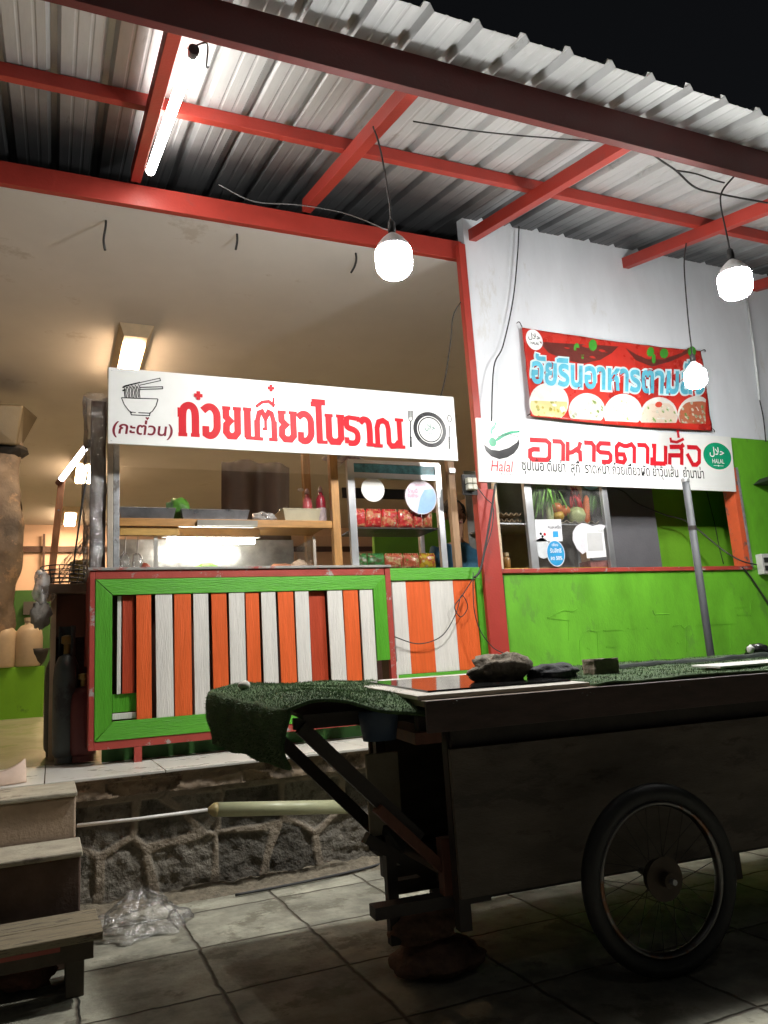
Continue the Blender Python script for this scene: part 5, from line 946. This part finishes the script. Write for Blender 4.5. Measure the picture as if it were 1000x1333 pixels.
vs = [Vector((v.co.x*.13, v.co.y*.09, v.co.z*.075))*(1+.12*noise.noise(v.co*2.2+Vector((4, 4, 4)))) + Vector((2.27, 2.88, 1.055)) for v in bm.verts]; bm.verts.index_update()
r3 = MB().add(vs, [[v.index for v in f.verts] for f in bm.faces]).build('rock', stm, smooth=True); bm.free(); tag(r3, 'small squarish grey stone, rightmost of the stones on the cart', 'rock', 'rocks on the cart')
ws = b_(1.35, 2.6, .12, .3, 1.012, 1.022).build('white_board', M('white_strip_board', (.6, .6, .57), .5), bevel=.002); tag(ws, 'white board strip lying on the turf at the right of the cart', 'board')
bgk = thing('knotted_bag', 'small black plastic bag with a white knot at the far right of the cart top', 'bag', at(985, 850, Y=3.3)); c = at(986, 848, Y=3.3)
MB().blob(c, (.07, .06, .042), 3, .35, 2, 3).build('black_bag', M('black_film', (.012, .012, .012), .25, bump=.4, bs=20), bgk, smooth=True); MB().blob(at(977, 845, Y=3.28), (.02, .02, .026), 2, .4).build('white_knot', M('white_film', (.65, .65, .62), .4), bgk, smooth=True)
wst = MB().blob(at(318, 893, Y=3.35)+Vector((0, 0, .004)), (.026, .02, .02), 2, .3, 2, 2).build('paper_wad', M('white_paper', (.6, .57, .5), .8), smooth=True); tag(wst, 'small white paper wad lying on the green turf', 'paper')
# steel pole behind the cart
pb0 = at(926, 857, Y=4.15); po = thing('steel_pole', 'grey galvanised steel pole standing between the pushcart and the green wall', 'pole', (pb0.x, 4.15, 0))
MB().tube([(pb0.x, 4.15, .0), (pb0.x, 4.15, at(898, 628, Y=4.15).z)], .026, 16).build('shaft', M('scuffed_pole', (.07, .074, .08), .65, .3, var=.4, sc=9, stretch=(1, 1, .3)), po, smooth=True)
MB().lathe([(.028, 0), (.029, .02), (.026, .03)], (pb0.x, 4.15, at(898, 628, Y=4.15).z), 16).build('cap', galv, po); MB().lathe([(.09, 0), (.09, .012)], (pb0.x, 4.15, .0), 20).build('base_plate', galv, po); MB().lathe([(.029, 0), (.029, .03)], (pb0.x, 4.15, at(905, 690, Y=4.15).z), 16).build('clamp', rail, po)
# chock stones under the cart
ck = thing('chock_stones', 'two reddish brown stones stacked on the pavement under the left end of the cart', 'stones', (1.3, 2.85, 0))
redst = M('reddish_stone', (.22, .13, .09), .9, var=.5, sc=12, bump=1, bs=45)
MB().blob((1.34, 2.84, .055), (.16, .14, .065), 4, .25, 1.6, 4, flat=-.05).build('lower_stone', redst, ck, smooth=True); MB().blob((1.3, 2.86, .165), (.13, .11, .07), 4, .35, 1.6, 8, flat=-.05).build('upper_stone', redst, ck, smooth=True)
# ================================================================== STREET CLUTTER
bn2 = thing('wooden_bench', 'low weathered plank bench beside the steps at the lower left corner', 'bench', (-.3, 3.55, 0))
bf = at(134, 1210, Y=3.3); bz = bf.z
for k, (y0, y1) in enumerate(((3.28, 3.45), (3.456, 3.62))): MB().box(-1.2, bf.x-.008*k, y0, y1, bz-.028, bz).build('seat_plank', rawwood, bn2, bevel=.003)
MB().box(-1.2, bf.x-.03, 3.33, 3.36, bz-.1, bz-.029).build('apron', M('bench_apron', (.09, .07, .05), .8, var=.4), bn2, bevel=.002)
MB().box(-1.2, .05, 3.322, 3.3295, bz-.055, bz-.04).build('red_edge', M('faded_red_strip', (.4, .1, .08), .7), bn2)
MB().box(.07, .135, 3.365, 3.59, 0, bz-.03).build('leg', M('bench_leg', (.12, .1, .075), .85, var=.35), bn2, bevel=.004); MB().box(-1.1, -1.03, 3.365, 3.59, 0, bz-.03).build('leg', MATS['bench_leg'], bn2, bevel=.004)
for k, (x, y, s) in enumerate(((-.06, 3.55, 1), (-.22, 3.6, .8))):
    o = MB().blob((x, y, .04*s+.01), (.11*s, .07, .045*s), 3, .35, 2, k+3, flat=-.035).build('brick_lump', M('brick_red', (.2, .09, .06), .9, var=.5, bump=.8), smooth=True); tag(o, ('reddish brick lump under the bench, nearer its right leg', 'smaller reddish brick lump under the bench, farther from its leg')[k], 'brick', 'lumps under the bench')
o = MB().blob((-.13, 3.62, .11), (.13, .05, .03), 3, .6, 2.5, 12).build('crumpled_plastic', M('grey_plastic_scrap', (.22, .22, .22), .5), smooth=True); tag(o, 'grey crumpled plastic scrap lying on the bricks under the bench', 'plastic scrap')
# clear plastic bag on the pavement
def bagf(u, v):
    a = u*2*math.pi; t_ = v; r = (.2*(1-t_)**.75+.012)*(1+.35*noise.noise(Vector((math.cos(a)*2, math.sin(a)*2, t_*3)))+.2*noise.noise(Vector((math.cos(a)*5, math.sin(a)*5, t_*6))))
    return (.4+r*math.cos(a)*1.05+.02*t_, 4.05+r*math.sin(a)*.8+.08*t_, .004+.14*t_**.8*(1+.3*noise.noise(Vector((a, t_*5, 1)))))
pb2 = MB().grid(bagf, 60, 30).build('plastic_bag', MG('bag_film', gloss=.22, rough=.15, bump=1, bs=26, haze=.06), smooth=True); tag(pb2, 'crumpled clear plastic bag lying on the pavement by the stone wall', 'bag')
# batten lamp with conduit along the stone wall
bt = thing('batten_lamp', 'unlit greenish tube batten with a thin white conduit along the stone wall', 'tube lamp', (1.15, 4.45, .4))
a = at(278, 1054, Y=4.44); b = at(452, 1050, Y=4.44); d_ = (b-a).normalized()
MB().tube([a-d_*.03, a-d_*.012, a, a+d_*.02], [.012, .026, .036, .038], 16).build('end_cap', M('amber_cap', (.35, .28, .12), .5), bt, smooth=True); MB().tube([a+d_*.021, b], [.038, .038], 18).build('cover', M('greenish_diffuser', (.42, .43, .26), .35, bump=0), bt, smooth=True); MB().tube([b+d_*.001, b+d_*.03], [.038, .03], 16).build('end_cap', MATS['amber_cap'], bt, smooth=True)
MB().tube([at(100, 1075, Y=4.46), at(180, 1066, Y=4.46), a-d_*.031], .0095, 8).build('conduit', M('white_conduit', (.68, .66, .62), .4), bt, smooth=True)
hs_ = MB().tube(smoothpath([(.9, 4.3, .012), (1.2, 4.31, .012), (1.6, 4.36, .012), (1.85, 4.45, .012), (2.1, 4.62, .012), (2.5, 4.5, .012), (4.2, 4.45, .012)], 8), .008, 6).build('black_hose', wire, smooth=True); tag(hs_, 'thin black hose lying on the pavement along the dirt strip', 'hose')
# pale clog on the floor edge
cl = thing('clog', 'pale pink plastic clog left on the tiled floor edge beside the steps', 'shoe', (-.2, 4.6, ZP))
def clog(u, v):
    a = u*2*math.pi; x = math.cos(a); rim = .062+.055*max(0, x)**2+.06*max(0, -x); k = (1+.1*math.sin(v*3.1))*(1-.2*v*v); w_ = 1-.2*x
    return (-.245+.135*x*(1-.06*v*v), 4.62+.055*math.sin(a)*k*w_, ZP+.003+rim*v)
cs_ = MB().grid(clog, 48, 10); cs_.build('shell', M('pale_clog', (.66, .5, .4), .5, bump=.05), cl, smooth=True, solid=.009)
MB().grid(lambda u, v: (-.38+.11*v*1, 4.62+.06*math.sin(math.pi*(u-.5))*(1+.1*v), ZP+.112+.02*math.cos(math.pi*(u-.5))*(1-.5*v)), 16, 8).build('toe_cap', MATS['pale_clog'], cl, smooth=True, solid=.008)
MB().box(-.35, -.14, 4.59, 4.65, ZP+.003, ZP+.03).build('insole', M('pink_insole', (.45, .28, .22), .7), cl, bevel=.01)
# ================================================================== WIRES AND FITTINGS
def cable(lab, pts, r=.005, nm='cable', k=6, m=wire):
    o = MB().tube(smoothpath(pts, k), r, 6).build(nm, m, smooth=True); return tag(o, lab, 'cable')
tb_ = thing('terminal_block', 'pale terminal block with wires fixed on the red post beside the white sign', 'terminal block', at(613, 630, Y=5.08)); c = at(613, 630, Y=5.08)
for k in (0, 1):
    for q_ in (0, 1): MB().box(c.x-.04+.042*q_, c.x+.0+.042*q_, 5.05, 5.099, c.z-.05+.05*k, c.z-.004+.05*k).build('connector', M('yellowed_plastic', (.45, .44, .36), .5, var=.3), tb_, bevel=.006)
MB().box(c.x-.055, c.x+.065, 5.0992, 5.125, c.z-.08, c.z+.08).build('back_plate', black, tb_)
Yw = 5.08
cable('black cable bundle running diagonally down the red post from the white sign', [at(645, 630, Y=Yw), at(640, 665, Y=Yw), at(634, 700, Y=Yw), at(626, 740, Y=Yw), at(618, 752, Y=Yw)], .009)
cable('thinner black wire crossing the red post from the terminal block', [at(620, 632, Y=Yw), at(632, 648, Y=Yw), at(642, 660, Y=Yw), at(640, 690, Y=Yw), at(629, 725, Y=Yw)], .004)
cable('long black wire loop hanging over the smaller striped counter', [at(618, 750, Y=5.15), at(602, 775, Y=5.15), at(592, 790, Y=5.15), at(600, 803, Y=5.15), at(609, 790, Y=5.15), at(601, 775, Y=5.15), at(593, 800, Y=5.15), at(575, 828, Y=5.15), at(545, 838, Y=5.15), at(514, 829, Y=5.15)], .004, k=8)
cable('black wire falling from the post past the striped counter to the cart', [at(616, 745, Y=5.12), at(617, 790, Y=5.1), at(625, 820, Y=5.08), at(641, 842, Y=5.06), at(655, 850, Y=5.05)], .004)
cable('black wire hanging on the green wall right of the red post', [at(655, 750, Y=5.17), at(659, 800, Y=5.17), at(662, 845, Y=5.17)], .003)
cable('black wire from the canopy down the white wall to the lower sign', [at(676, 287, Y=5.15), at(674, 330, Y=5.15), at(668, 390, Y=5.15), at(655, 450, Y=5.15), at(643, 478, Y=5.12), at(640, 548, Y=5.06)], .006)
cable('black wire looping beside the red post behind the noodle sign', [at(600, 393, Y=5.16), at(590, 412, Y=5.2), at(586, 450, Y=5.24), at(580, 490, Y=5.24), at(574, 516, Y=5.2)], .005)
cable('thin wire strung across the porch roof from rafter to rafter', [at(538, 158, Y=3.5), at(600, 168, Y=3.5), at(650, 174, Y=3.5), at(720, 180, Y=3.48), at(810, 186, Y=3.45)], .005)
cable('twisted black wire under the fascia leading to the right bulb', [at(842, 195, Y=3.36), at(862, 210, Y=3.36), at(880, 222, Y=3.36), at(905, 244, Y=3.36), at(935, 252, Y=3.36), at(965, 258, Y=3.36), at(1010, 266, Y=3.36)], .007)
cable('upper black wire joining the knot above the right bulb', [at(880, 222, Y=3.35), at(905, 226, Y=3.35), at(928, 234, Y=3.34), at(943, 238, Y=3.33)], .006)
cable('pale wire running along the red wall beam under the roof', [at(285, 240, Y=5.1), at(330, 262, Y=5.05), at(390, 267, Y=5.05), at(450, 278, Y=4.9), at(505, 300, Y=4.2)], .004, m=M('grey_cable', (.15, .15, .15), .6))
cable('black wire drooping inside the service opening', [at(790, 632, Y=5.52), at(812, 640, Y=5.52), at(830, 655, Y=5.52), at(865, 670, Y=5.5), at(896, 680, Y=5.48), at(940, 715, Y=5.3), at(965, 730, Y=5.16), at(985, 735, Y=5.16)], .007)
cable('black cable sloping across the green wall from the sill corner', [at(966, 738, Y=5.18), at(980, 755, Y=5.18), at(1003, 790, Y=5.18)], .008)
cable('thin dark wire hanging on the green wall inside the opening', [at(920, 640, Y=5.665), at(930, 680, Y=5.665), at(936, 710, Y=5.665), at(942, 734, Y=5.665)], .004)
cable('thin dark wire beside the plastic wrapped stall post', [at(115, 612, Y=5.3), at(108, 650, Y=5.3), at(98, 720, Y=5.35), at(96, 745, Y=5.5)], .006)
for lab, P_, Y_ in (('dangling black wire end, leftmost of three below the red beam', [(136, 268), (138, 290), (135, 312), (137, 326)], 5.5), ('dangling black wire end, middle of three below the red beam', [(308, 297), (309, 312), (307, 325)], 5.4), ('curved wire end nearest the lit bulb below the red beam', [(461, 320), (464, 335), (462, 346), (457, 355)], 5.4)):
    q_ = [at(a, b, Y=Y_) for a, b in P_]; q_[0].z = max(q_[0].z, ZC-.002) if q_[0].z > ZC-.2 else q_[0].z; cable(lab, q_, .009)
sk = thing('wall_socket', 'pale double wall switch box on the green wall at the right edge', 'switch box', (6.3, 5.19, 1.85)); a = at(988, 748, Y=5.19); b = at(1006, 722, Y=5.19)
MB().box(a.x, b.x, 5.13, 5.199, a.z, b.z).build('box', M('pale_box', (.5, .5, .47), .5, dirt=(.2, .2, .18), damt=.3), sk, bevel=.006)
for k in (0, 1): MB().box(a.x+.02, b.x-.03, 5.122, 5.1295, a.z+.03+.075*k, a.z+.075+.075*k).build('switch', black, sk, bevel=.003)
lt_ = at(991, 628, Y=5.1); bl = thing('black_bracket', 'black tapered bracket jutting from the green wall at the right edge', 'bracket', lt_); MB().add([(lt_.x, 5.0, lt_.z), (lt_.x+.35, 5.0, lt_.z-.0), (lt_.x+.35, 5.0, lt_.z+.1), (lt_.x+.1, 5.0, lt_.z+.06), (lt_.x, 5.199, lt_.z), (lt_.x+.35, 5.199, lt_.z), (lt_.x+.35, 5.199, lt_.z+.1), (lt_.x+.1, 5.199, lt_.z+.06)], [(0, 1, 2, 3), (7, 6, 5, 4), (0, 4, 5, 1), (1, 5, 6, 2), (2, 6, 7, 3), (3, 7, 4, 0)]).build('shell', black, bl, bevel=.004)
pv = thing('wall_conduit', 'thin pale conduit running down the white wall at the right edge', 'conduit', at(980, 450, Y=5.17)); MB().tube([at(972, 385, Y=5.175), at(981, 450, Y=5.175), at(989, 520, Y=5.175)], .011, 8).build('pipe', M('pale_conduit', (.6, .62, .63), .4), pv, smooth=True)
MB().tube(smoothpath([at(989, 521, Y=5.175), at(994, 545, Y=5.175), at(997, 575, Y=5.175)], 5), .006, 6).build('tail_wire', wire, pv)
